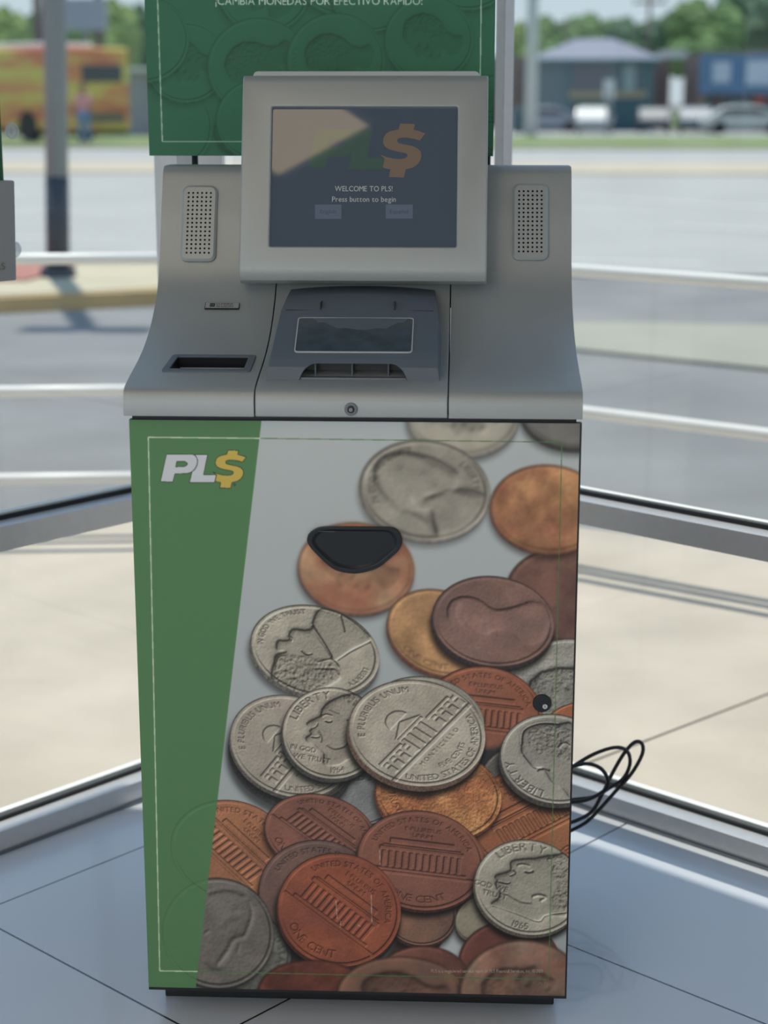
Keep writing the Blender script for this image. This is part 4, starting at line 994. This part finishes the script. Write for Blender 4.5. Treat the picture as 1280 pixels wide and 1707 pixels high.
b.tube(cr([loopA[-1], at(915, 1360, 1, .53), loopC[0]]), .0036, 8); b.tube(cr([loopC[-1], at(915, 1395, 1, .5), (.30, .52, .004), (.25, .55, .004)]), .0036, 8)
tag(b.build('power_cord', M['cable'], None, smooth=True), 'black power cord looped loosely behind the right side of the kiosk', 'cord')
# ------------------------------------------------------------------ outdoors
def gz(y): return float(np.interp(y, [9, 16, 46, 110], [-.06, -.30, -.30, -1.5]))
def gat(px, py):
    z = -.3
    for _ in range(30): p = at(px, py, 2, z); z = .5 * z + .5 * gz(p[1])
    return np.array([p[0], p[1], gz(p[1])])
M['concrete'] = mat('beige_concrete', (188, 177, 161), rough=.9, noise=.13, nscale=2.2, bump=.3, bscale=120)
M['asphalt'] = mat('weathered_asphalt', (131, 131, 130), rough=.9, noise=.14, nscale=1.2)
M['road'] = mat('pale_road_asphalt', (170, 169, 165), rough=.9, noise=.06, nscale=.5)
M['marking'] = mat('road_marking', (222, 221, 212), rough=.8)
M['kerb'] = mat('pale_concrete_kerb', (190, 184, 170), rough=.85)
M['yellow'] = mat('faded_yellow_kerb_paint', (196, 165, 115), rough=.8, noise=.1, nscale=4)
M['dust'] = mat('dusty_asphalt_patch', (158, 157, 143), rough=.9, noise=.06, nscale=2)
M['grass'] = mat('roadside_grass', (118, 134, 84), rough=1, noise=.2, nscale=.8)
M['mulch'] = mat('red_mulch', (176, 122, 110), rough=1, noise=.2, nscale=12)
def gsheet(name, pts, m, dz=.0, th=.05, kind='structure'):
    n = len(pts); b = MB(); b.add([(x, y, gz(y) + dz) for x, y in pts] + [(x, y, gz(y) + dz - th) for x, y in pts],
        [tuple(range(n)), tuple(range(n, 2 * n))[::-1]] + [(i, (i + 1) % n, n + (i + 1) % n, n + i) for i in range(n)])
    o = b.build(name, m); o['kind'] = kind; return o
BIG = 140
b = MB()
ys = [-12, 9, 16, 46, 110, 260]
b.add([(-BIG, y, gz(y) - .02) for y in ys] + [(BIG, y, gz(y) - .02) for y in ys], [(i, i + 6, i + 7, i + 1) for i in range(5)]); o = b.build('asphalt_ground', M['asphalt']); o['kind'] = 'structure'
rw0 = 12.9
gsheet('road', [(-BIG, 16, ), (BIG, 16), (BIG, 34), (-BIG, 34)], M['road'], 0)
gsheet('road', [(-BIG, 12.9), (-.5, 12.9), (1.2, 13.2), (BIG, 12.9), (BIG, 16), (-BIG, 16)], M['road'], .004)
gsheet('road', [(-BIG, 37.5), (BIG, 37.5), (BIG, 46), (-BIG, 46)], M['road'], 0)
gsheet('median_strip', [(-BIG, 33.6), (BIG, 32.0), (BIG, 37.0), (-BIG, 37.6)], mat('beige_median', (190, 178, 156), rough=.9, noise=.05, nscale=2), .03)
gsheet('verge', [(-BIG, 46), (BIG, 46), (BIG, 78), (-BIG, 78)], M['grass'], .03)
gsheet('sidewalk', [(-BIG, 46), (BIG, 46), (BIG, 47), (-BIG, 47)], M['kerb'], .05)
gsheet('parking_lot', [(-BIG, 78), (BIG, 78), (BIG, 110), (-BIG, 110)], M['road'], .0)
# concrete apron in front of the store with its joint
ap = [uv(UL - .5, -9), uv(UL - .07, -9), uv(UL - .07, vL), uv(uR, VR + .07), uv(9, VR + .07), (7.6, -1.2), (.874, 3.257), (.571, 3.408), (.0, 3.46), (-6, 3.46)]
ap = [(-9, -6.5)] + ap[1:5] + ap[5:9] + [(-9, 3.46)]
o = gsheet('apron_slab', ap, M['concrete'], .012)
# joint groove from px (1075,1235) to (1280,1155)
j0, j1 = at(1040, 1249, 2, -.048), at(1280, 1157, 2, -.048); jd = (j1 - j0); 
d_ = jd[:2] / np.linalg.norm(jd[:2]); n_2 = np.array([-d_[1], d_[0]]) * .004; a_ = j0[:2] - d_ * .35; e_ = j1[:2] + d_ * 2.2
q4 = [tuple(a_ - n_2), tuple(e_ - n_2), tuple(e_ + n_2), tuple(a_ + n_2)]
MBx = MB().prism(q4, -.0478, -.0474); o = MBx.build('trim_2', mat('dark_joint', (92, 86, 78), rough=1)); o['kind'] = 'structure'
# lane lines
def lane(x0, y0, x1, y1, wd):
    d = np.array([x1 - x0, y1 - y0]); d = d / np.linalg.norm(d); n = np.array([-d[1], d[0]]) * wd / 2; p = np.array([x0, y0]); q = np.array([x1, y1])
    return [tuple(p - n), tuple(q - n), tuple(q + n), tuple(p + n)]
for k, (pa, pb, wd) in enumerate([((700, 428), (1172, 444), .16), ((1110, 373), (1420, 391), .16), ((300, 318), (900, 322), .18), ((960, 326), (1400, 352), .18), ((-120, 352), (70, 356), .16), ((130, 395), (0, 394), .14)]):
    A_, B_ = at(*pa, 2, -.28), at(*pb, 2, -.28)
    if B_[0] < A_[0]: A_, B_ = B_, A_
    pts = lane(A_[0], A_[1], B_[0], B_[1], wd)
    n = 4; zz = (gz(A_[1]) + .02, gz(B_[1]) + .02)
    zs = [gz(p[1]) + .008 for p in pts]
    b = MB().add([(x, y, z) for (x, y), z in zip(pts, zs)], [(0, 1, 2, 3)]); o = b.build('lane_line', M['marking']); o['kind'] = 'structure'
# near kerb: pavement island on the left
isl = [(-16, 10.0), (-3.0, 9.55), (-2.1, 10.25), (-.9, 11.6), (-.9, 12.85), (-16, 12.85)]
gsheet('sidewalk', isl, mat('beige_pavement', (192, 182, 156), rough=.9, noise=.08, nscale=1.5), .10, .2)
b = MB()
kl = [(-16, 9.86), (-3.0, 9.42), (-2.02, 10.12), (-.78, 11.5)]; kk = [(-16, 10.0), (-3.0, 9.55), (-2.1, 10.25), (-.9, 11.6)]
for i in range(3):
    q = [kl[i], kl[i + 1], kk[i + 1], kk[i]]; b.add([(x, y, gz(y) + .09) for x, y in q] + [(x, y, gz(y) - .05) for x, y in q], [(0, 1, 2, 3), (0, 4, 5, 1), (3, 2, 6, 7)])
o = b.build('kerb', M['yellow']); o['kind'] = 'structure'
gsheet('mulch_bed', [(-7.5, 10.75), (-3.15, 10.75), (-3.15, 12.5), (-7.5, 12.5)], M['mulch'], .12, .05)
gsheet('dusty_patch', [(.3, 8.1), (.79, 7.75), (1.82, 7.05), (3.6, 5.9), (5.0, 6.8), (2.13, 8.82), (.9, 8.95)], M['dust'], .002, .02)
# guard rails
M['railp'] = mat('white_rail_paint', (232, 230, 224), rough=.35, spec=.5)
rail_pts = {'l': [(-6.2, 2.72), (-1.33, 3.235), (-.2, 3.35)], 'r': [(-.14, 3.318), (.50, 2.972), (1.04, 2.605), (5.4, -.36)]}
def railing(pts, label, posts):
    root = empty('guard_railing', (*pts[0], gz(0)), 0); tag(root, label, 'railing'); I = Matrix.Translation(-Vector((*pts[0], gz(0))))
    for z in (.885, .445, .145):
        o = MB().tube([(x, y, z) for x, y in pts], .019, 12).build('rail', M['railp'], root, smooth=True); o.matrix_local = I
    for x, y in posts:
        o = MB().tube([(x, y, -.06), (x, y, .885)], .021, 12).build('post', M['railp'], root, smooth=True); o.matrix_local = I
railing(rail_pts['l'], 'white three-bar pipe railing outside the left pane', [(-6.2, 2.72), (-3.9, 2.963), (-.2, 3.35)])
railing(rail_pts['r'], 'white three-bar pipe railing outside the right pane', [(-.14, 3.318), (2.6, 1.545), (4.6, .184), (5.4, -.36)])

# light pole on the island with its twin heads (their shadow falls towards the store)
pb = at(97, 462, 2, -.06 - .24 * (11.4 - 9) / 7 + .10)
M['pole'] = mat('galvanised_pole', (128, 140, 150), rough=.45, metal=.2); M['poled'] = mat('dark_navy_sleeve', (52, 60, 72), rough=.5)
M['brownw'] = mat('brown_timber_pole', (104, 92, 86), rough=.9)
lp_ = empty('parking_light_pole', tuple(pb)); lp_.rotation_euler = (0, math.radians(1.8), 0); tag(lp_, 'tall grey parking lot light pole with a dark lower sleeve, outside the left pane', 'light pole')
PH = 11.0
MB().tube([(0, 0, .1), (0, 0, PH)], [.09, .08], 16).build('pole', M['pole'], lp_, smooth=True)
MB().tube([(0, 0, .02), (0, 0, .78)], .093, 16).build('sleeve', M['poled'], lp_, smooth=True)
b = MB(); disc(b, .15, .13, 0, .08); b.build('base_plate', M['poled'], lp_)
for s in (-1, 1): MB().box((min(s * .05, s * .42), -.12, PH - .08), (max(s * .05, s * .42), .12, PH + .04)).build('lamp_head', M['poled'], lp_, bevel=.01)

# ---- vehicles
M['tyre'] = mat('tyre_rubber', (40, 42, 45), rough=.8); M['wind'] = mat('vehicle_window', (52, 62, 70), rough=.15)
def wheel_mb(x, y, r, wd, b=None):
    b = b or MB(); n = 20
    b.add([(x + r * math.cos(2 * math.pi * k / n), y, r + r * math.sin(2 * math.pi * k / n)) for k in range(n)] + [(x + r * math.cos(2 * math.pi * k / n), y + wd, r + r * math.sin(2 * math.pi * k / n)) for k in range(n)],
          [tuple(range(n)), tuple(range(n, 2 * n))[::-1]] + [(i, (i + 1) % n, n + (i + 1) % n, n + i) for i in range(n)]); return b
def car(px, py, rz, rgb, label, van=False):
    p = gat(px, py); root = empty('car', (p[0], p[1], p[2] + .03), rz); tag(root, label, 'car', 'cars parked across the road')
    m = mat('car_paint', rgb, rough=.45)
    zt = 1.75 if van else 1.42
    sp = [(-2.2, .32), (-2.22, .75), (-1.95, .92), (-1.75, .95), (-1.2, zt - .08), (-.7, zt), (.55, zt), (1.0, zt - .12), (1.55, .98), (2.0, .9), (2.22, .72), (2.22, .32)] if not van else \
         [(-2.2, .32), (-2.22, 1.0), (-2.1, zt - .1), (-1.9, zt), (.6, zt), (1.3, 1.1), (2.1, .95), (2.22, .7), (2.22, .32)]
    MB().prism(sp, -.88, .88, axis=1).build('body', m, root, bevel=.08, seg=3)
    MB().prism([(-1.55, 1.0), (-1.15, zt - .12), (.5, zt - .12), (1.3, 1.0)], -.90, .90, axis=1).build('side_window', M['wind'], root)
    for x in (-1.4, 1.4):
        for y in (-.92, .70): wheel_mb(x, y, .33, .22).build('wheel', M['tyre'], root)
    return root
car(905, 221, .1, (150, 155, 165), 'silver car parked in front of the left end of the hip-roofed building')
car(992, 222, 1.4, (170, 174, 176), 'white car parked by the doorway of the hip-roofed building')
car(1088, 221, 1.5, (70, 78, 90), 'dark car beside the right corner of the hip-roofed building')
car(1158, 222, 1.45, (90, 105, 120), 'dark blue car in front of the green bush')
car(1240, 224, .0, (185, 190, 186), 'pale grey sedan in front of the blue-fronted shop', )
car(1385, 225, .1, (228, 226, 218), 'white car at the right edge in front of the blue-fronted shop')
# bus
def bus():
    p = gat(120, 240); rz = math.radians(-40)
    root = empty('city_bus', (p[0], p[1], p[2] + .03), rz); tag(root, 'orange and yellow city bus with a white roof pod, seen behind the light pole', 'bus')
    # local: rear-right corner at origin, -x along its side (to the left), +y depth
    m = mat('bus_livery', (214, 178, 70), rough=.4); t = m.node_tree; tc = t.nodes.new('ShaderNodeTexCoord'); mp = t.nodes.new('ShaderNodeMapping')
    mp.inputs['Rotation'].default_value = (0, math.radians(12), 0); mp.inputs['Scale'].default_value = (.14, .25, 1.05)
    nz = t.nodes.new('ShaderNodeTexNoise'); nz.inputs['Scale'].default_value = 1.5; nz.inputs['Detail'].default_value = 2
    cr_ = t.nodes.new('ShaderNodeValToRGB'); e = cr_.color_ramp.elements; e[0].position = .38; e[0].color = (*lin((205, 112, 80)), 1); e[1].position = .62; e[1].color = (*lin((212, 196, 100)), 1)
    k = e.new(.48); k.color = (*lin((216, 150, 90)), 1); k = e.new(.54); k.color = (*lin((214, 184, 90)), 1)
    t.links.new(tc.outputs['Object'], mp.inputs[0]); t.links.new(mp.outputs[0], nz.inputs['Vector']); t.links.new(nz.outputs[0], cr_.inputs[0]); t.links.new(cr_.outputs[0], t.nodes['Principled BSDF'].inputs['Base Color'])
    return root, m
br, bm_ = bus()
MB().box((-11.0, 0, .35), (0, 2.5, 3.0)).build('body', bm_, br, bevel=.12, seg=3)
MB().box((-10.5, .25, 3.0), (-1.6, 2.25, 3.16)).build('roof_pod', M['white'], br, bevel=.05)
MB().box((-10.8, .1, .2), (-.1, 2.4, .4)).build('underbody', M['tyre'], br)
MB().box((-.01, .5, 1.9), (.02, 2.15, 2.45)).build('rear_window', M['wind'], br, bevel=.01)
MB().box((-.01, .3, .6), (.015, 2.2, .95)).build('engine_grille', mat('grille_grey', (120, 110, 90), rough=.7), br)
for x in (-8.6, -2.3): wheel_mb(x, -.02, .5, .3).build('wheel', M['tyre'], br); wheel_mb(x, 2.22, .5, .3).build('wheel', M['tyre'], br)
for x in (-10.4, -8.8, -7.2, -5.6): MB().box((x, -.015, 1.6), (x + 1.4, .02, 2.5)).build('side_window', mat('tinted_side_window', (150, 120, 72), rough=.2) if x > -20 else M['wind'], br, bevel=.01)
# person waiting on the far side of the road
def person(px, py, zg):
    p = at(px, py, 2, zg); zg = gz(p[1]) + .03; root = empty('person', (p[0], p[1], zg)); tag(root, 'person in a pink shirt and blue jeans standing beside the rear of the orange bus', 'person')
    J = [(0, 0, .95), (0, 0, 1.15), (0, 0, 1.38), (0, 0, 1.50), (0, -.01, 1.62), (0, 0, 1.74), (-.10, 0, .90), (-.11, .02, .50), (-.11, .0, .08), (-.11, -.14, .03), (.10, 0, .90), (.11, -.03, .50), (.12, .02, .08), (.12, -.12, .03),
         (-.19, 0, 1.40), (-.24, .02, 1.13), (-.22, -.06, .88), (-.21, -.08, .78), (.19, 0, 1.40), (.25, .03, 1.13), (.24, -.05, .88), (.23, -.07, .78)]
    Ed = [(0, 1), (1, 2), (2, 3), (3, 4), (4, 5), (0, 6), (6, 7), (7, 8), (8, 9), (0, 10), (10, 11), (11, 12), (12, 13), (2, 14), (14, 15), (15, 16), (16, 17), (2, 18), (18, 19), (19, 20), (20, 21)]
    Rr = [.14, .13, .14, .05, .085, .06, .09, .065, .045, .035, .09, .065, .045, .035, .055, .045, .032, .03, .055, .045, .032, .03]
    def skin(nm, idx, m, grow=0):
        mp_ = {a: i for i, a in enumerate(idx)}; me = bpy.data.meshes.new(nm); me.from_pydata([J[a] for a in idx], [(mp_[a], mp_[b_]) for a, b_ in Ed if a in mp_ and b_ in mp_], [])
        o = bpy.data.objects.new(nm, me); COL.objects.link(o); o.parent = root; md = o.modifiers.new('s', 'SKIN')
        for a, i in mp_.items(): r = Rr[a] + grow; me.skin_vertices[0].data[i].radius = (r * 1.15, r * .85)
        me.skin_vertices[0].data[0].use_root = True
        s_ = o.modifiers.new('ss', 'SUBSURF'); s_.levels = 1; s_.render_levels = 2; me.materials.append(m); return o
    skin('body', list(range(22)), mat('skin', (170, 125, 100), rough=.6))
    skin('shirt', [1, 0, 2, 14, 15, 18, 19], mat('pink_shirt', (215, 150, 150), rough=.8), .018)
    skin('jeans', [0, 6, 7, 8, 10, 11, 12], mat('blue_jeans', (110, 145, 190), rough=.8), .014)
    b = MB(); n = 10; 
    for k in range(5):
        pass
    vs = [(.1 * math.cos(a) * math.cos(e), .01 + .105 * math.sin(a) * math.cos(e), 1.66 + .12 * math.sin(e)) for e in np.linspace(.0, 1.5, 5) for a in np.linspace(0, 2 * math.pi, 13)[:-1]]
    b.add(vs, [(r * 12 + k, r * 12 + (k + 1) % 12, (r + 1) * 12 + (k + 1) % 12, (r + 1) * 12 + k) for r in range(4) for k in range(12)]); b.build('hair', mat('dark_hair', (60, 60, 62), rough=.8), root, smooth=True)
person(141, 239, -.27)
# ---- buildings
def bx(name, m, parent, lo, hi, **k): return MB().box(lo, hi).build(name, m, parent, **k)
def X(px, Y): return at(px, 150, 1, Y)[0]
def Z(py, Y, px=1000): return at(px, py, 1, Y)[2]
Yb = 110.
M['teal'] = mat('teal_grey_cladding', (86, 112, 120), rough=.8); M['slate'] = mat('slate_wall', (104, 118, 124), rough=.85); M['dwin'] = mat('dark_shop_glass', (70, 84, 88), rough=.2)
M['brick'] = mat('brown_brick', (140, 122, 112), rough=.9, noise=.06, nscale=2); M['roofc'] = mat('lilac_grey_shingles', (140, 142, 156), rough=.9, noise=.05, nscale=1)
M['tealtrim'] = mat('teal_trim', (80, 128, 132), rough=.6); M['beige'] = mat('beige_band', (160, 148, 118), rough=.8)
bA = empty('hip_roof_building', (X(990, Yb), Yb, -1.5)); tag(bA, 'teal walled building with a lilac grey hip roof across the road', 'building')
def rel(b_, p): return (p[0] - b_.location.x, p[1] - b_.location.y, p[2] - b_.location.z)
xa, xb = X(893, Yb), X(1090, Yb); z0, z1, zr = -1.5, Z(98, Yb), Z(62, Yb)
bx('wall', M['slate'], bA, rel(bA, (xa, Yb, z0)), rel(bA, (xb, Yb + 9, z1)))
o_, e2 = .5, .0
ra = [rel(bA, q) for q in [(xa - .4, Yb - .6, z1), (xb + .4, Yb - .6, z1), (xb + .4, Yb + 9.6, z1), (xa - .4, Yb + 9.6, z1), (X(965, Yb), Yb + 4, zr), (X(1030, Yb), Yb + 4, zr)]]
mesh('roof', ra, [(0, 1, 5, 4), (1, 2, 5), (2, 3, 4, 5), (3, 0, 4), (3, 2, 1, 0)], M['roofc'], bA)
bx('eave_trim', M['tealtrim'], bA, rel(bA, (xa - .45, Yb - .65, z1 - .18)), rel(bA, (xb + .45, Yb - .1, z1)))
def panel(nm, m, b_, x0, x1, y0, y1, Y, d=.05):
    lo = rel(b_, (X(x0, Y), Y - d, Z(y1, Y))); hi = rel(b_, (X(x1, Y), Y - d + .04, Z(y0, Y))); return bx(nm, m, b_, lo, hi)
panel('wall_panel', M['teal'], bA, 940, 952, 99, 221, Yb); panel('window', mat('mauve_dark_glass', (96, 98, 108), rough=.3), bA, 953, 1012, 102, 150, Yb); panel('band', M['beige'], bA, 948, 1078, 152, 163, Yb, .1)
panel('window', mat('dark_green_glass', (80, 98, 92), rough=.3), bA, 955, 1010, 165, 200, Yb); panel('wall_panel', mat('deep_teal_panel', (62, 96, 104), rough=.7), bA, 1020, 1086, 165, 219, Yb, .06)
panel('window', mat('pale_sign_panel', (140, 160, 162), rough=.5), bA, 1038, 1058, 108, 152, Yb); panel('wall_panel', M['teal'], bA, 1072, 1089, 99, 165, Yb, .08)
bB = empty('brick_building', (X(1130, Yb + 3), Yb + 3, -1.5)); tag(bB, 'long brown brick building behind and between the other shops across the road', 'building')
Y2 = Yb + 3
bx('wall', M['brick'], bB, rel(bB, (X(780, Y2), Y2 + 8, z0)), rel(bB, (X(1140, Y2), Y2 + 18, Z(94, Y2 + 8))))
panel('wall_coping', M['white'], bB, 1086, 1148, 91, 97, Y2 + 8, .2)
for px in (1100, 1114, 1132): bx('roof_unit', M['white'], bB, rel(bB, (X(px, Y2 + 9), Y2 + 9, Z(94, Y2 + 9))), rel(bB, (X(px + 12, Y2 + 9), Y2 + 10.5, Z(84, Y2 + 9))))
Y3 = Yb + 1
bC = empty('shop_building', (X(1260, Y3), Y3, -1.5)); tag(bC, 'dark fronted shop with a broad blue sign fascia at the right edge across the road', 'building')
bx('wall', M['brick'], bC, rel(bC, (X(1165, Y3), Y3, z0)), rel(bC, (X(1480, Y3), Y3 + 8, Z(90, Y3))))
panel('roof_coping', M['beige'], bC, 1163, 1480, 84, 89, Y3, .2)
panel('sign_fascia', mat('blue_fascia', (88, 124, 158), rough=.5), bC, 1163, 1480, 90, 156, Y3, .5)
for (a, c, y0, y1) in ((1184, 1214, 103, 138), (1240, 1296, 101, 142)): panel('sign_panel', mat('pale_sign_face', (178, 192, 206), rough=.5), bC, a, c, y0, y1, Y3, .6)
panel('shop_window', M['dwin'], bC, 1176, 1480, 158, 221, Y3, .05); panel('door_glass', mat('grey_door_glass', (130, 138, 145), rough=.3), bC, 1220, 1252, 170, 218, Y3, .1)
panel('shop_pillar', mat('dark_red_pillar', (100, 82, 82), rough=.7), bC, 1190, 1204, 158, 221, Y3, .15)
panel('red_sign', mat('red_sign', (170, 80, 70), rough=.5), bC, 1257, 1275, 160, 172, Y3, .2)
bD = empty('pale_building', (X(205, 80), 80, gz(80))); tag(bD, 'low grey building beyond the rear of the orange bus', 'building')
bx('wall', mat('grey_wall', (150, 150, 152), rough=.9), bD, rel(bD, (X(180, 80), 80, gz(80))), rel(bD, (X(420, 80), 90, Z(118, 80))))
bx('roof', M['white'], bD, rel(bD, (X(178, 80), 79.6, Z(118, 80))), rel(bD, (X(422, 80), 90.4, Z(112, 80))))
# street furniture
q = gat(871, 222); root = empty('waste_skip', tuple(q)); tag(root, 'dark green waste container beside the hip-roofed building', 'container')
b = MB(); b.prism([(-.55, 0), (.55, 0), (.6, 1.15), (-.6, 1.15)], -.4, .4, axis=1); b.build('bin_body', mat('dark_green_metal', (60, 88, 94), rough=.6), root, bevel=.03)
b = MB(); b.prism([(-.62, 1.15), (.62, 1.15), (.4, 1.4), (-.4, 1.4)], -.43, .43, axis=1); b.build('lid', M['teal'], root, bevel=.03)
def pole_thing(name, px, py, h, r, m, label, cat, arms=True, group=None, Y=None):
    q = gat(px, py); root = empty(name, tuple(q)); tag(root, label, cat, group)
    MB().tube([(0, 0, 0), (0, 0, h)], [r, r * .8], 10).build('pole', m, root, smooth=True)
    if arms:
        MB().box((-1.2, -.06, h - .9), (1.2, .06, h - .72)).build('crossarm', M['brownw'], root)
        for x in (-1.05, -.4, .4, 1.05): MB().tube([(x, 0, h - .72), (x, 0, h - .5)], .05, 6).build('insulator', M['steel'], root)
    return root
pole_thing('street_light_pole', 884, 226, 11, .32, M['cap'], 'thick grey pole rising beside the dark green waste container', 'pole', False)
pole_thing('utility_pole', 1076, 206, 9.5, .17, M['brownw'], 'brown utility pole with crossarm behind the hip-roofed building', 'utility pole')
pole_thing('utility_pole', 941, 196, 8.5, .13, M['brownw'], 'thin utility pole behind the left slope of the hip roof', 'utility pole')
pole_thing('utility_pole', 72, 216, 12, .36, M['brownw'], 'brown utility pole just left of the light pole, behind the bus', 'utility pole')
pole_thing('utility_pole', 171, 212, 12, .30, M['brownw'], 'brown utility pole right of the light pole, behind the bus', 'utility pole')
q = gat(1013, 224); root = empty('roadside_sign', tuple(q)); tag(root, 'small grey sign on a post on the verge before the hip-roofed building', 'sign')
MB().tube([(0, 0, 0), (0, 0, 2.2)], .09, 8).build('post', M['steel'], root); MB().prism(rrect(-.28, 1.75, .28, 2.75, .08), -.06, .06, axis=1).build('panel', M['cap'], root)
q = gat(150, 226); root = empty('billboard', tuple(q)); tag(root, 'lilac grey billboard standing behind the bus', 'billboard')
MB().box((-1.0, -.1, 4.8), (1.0, .1, 6.2)).build('panel', mat('lilac_board', (158, 158, 178), rough=.6), root); MB().tube([(0, 0, 0), (0, 0, 4.8)], .12, 8).build('post', M['steel'], root)
# ---- trees
M['leaf'] = [mat('tree_leaves', c, rough=1, noise=.35, nscale=1.3) for c in ((92, 118, 88), (108, 134, 84), (132, 150, 88))]
M['bark'] = mat('bark', (92, 80, 70), rough=.95)
def crown_mesh(seed, lumps):
    rng = random.Random(seed); bm = bmesh.new()
    for k in range(lumps):
        a = rng.random() * 6.283; rr = rng.random() ** .5 * .62; zz = rng.uniform(-.5, .6); s = rng.uniform(.34, .5)
        r_ = bmesh.ops.create_icosphere(bm, subdivisions=3, radius=s)
        for vv in r_['verts']:
            vv.co *= 1 + rng.uniform(-.16, .16); vv.co += Vector((rr * math.cos(a), rr * math.sin(a), zz))
    me = bpy.data.meshes.new('crown'); bm.to_mesh(me); bm.free(); return me
crowns = [crown_mesh(s, 14) for s in (1, 2, 3)]
def tree(px, Y, top_py, wpx, mi, label, bush=False):
    Y = Y * (1.0 if bush else 1.75); top_py -= 0 if bush else 14; x = X(px, Y); zt = Z(top_py, Y, px); wd = wpx * (1.0 if bush else 1.05) / FPX * (Y + 2.5) / 2
    root = empty('bush' if bush else 'tree', (x, Y, -1.5)); tag(root, label, 'bush' if bush else 'tree', None if bush else 'trees on the skyline')
    hgt = (zt + 1.5); me = crowns[(int(px) * 7) % 3].copy(); me.materials.append(M['leaf'][mi]); o = bpy.data.objects.new('crown', me); COL.objects.link(o); o.parent = root
    ch = hgt * (.5 if bush else .42); o.scale = (wd, wd, ch); o.location = (0, 0, hgt - ch * .95)
    if not bush: MB().tube([(0, 0, 0), (0, 0, hgt - ch)], [wd * .08 + .1, wd * .05 + .06], 8).build('trunk', M['bark'], root, smooth=True)
for px, Y, tp, wp, mi, lab in [(10, 110, 22, 90, 2, 'yellow green tree at the far left above the bus'), (60, 136, 30, 80, 1, 'green tree above the bus, left of the light pole'), (125, 120, 38, 90, 1, 'low green tree behind the lilac billboard'),
        (190, 105, 8, 90, 2, 'tall yellow green tree right of the lilac billboard'), (235, 112, 18, 90, 0, 'darker green tree half hidden by the green poster'),
        (868, 108, 48, 70, 2, 'yellow green tree beside the thick grey pole'), (910, 125, 38, 110, 1, 'green tree above the left slope of the hip roof'), (985, 135, 34, 130, 1, 'green tree above the ridge of the hip roof'), (1045, 128, 40, 100, 0, 'dark green tree beside the brown utility pole'),
        (1110, 118, 30, 120, 0, 'dark green tree above the brick building'), (1165, 110, 8, 140, 1, 'big green tree above the blue sign fascia'), (1235, 134, -8, 150, 0, 'tallest dark green tree at the upper right'), (1310, 112, -20, 160, 0, 'dark green tree at the right edge')]:
    tree(px, Y, tp, wp, mi, lab)
tree(1150, 106, 184, 70, 2, 'bright green bush in front of the brick building', True)
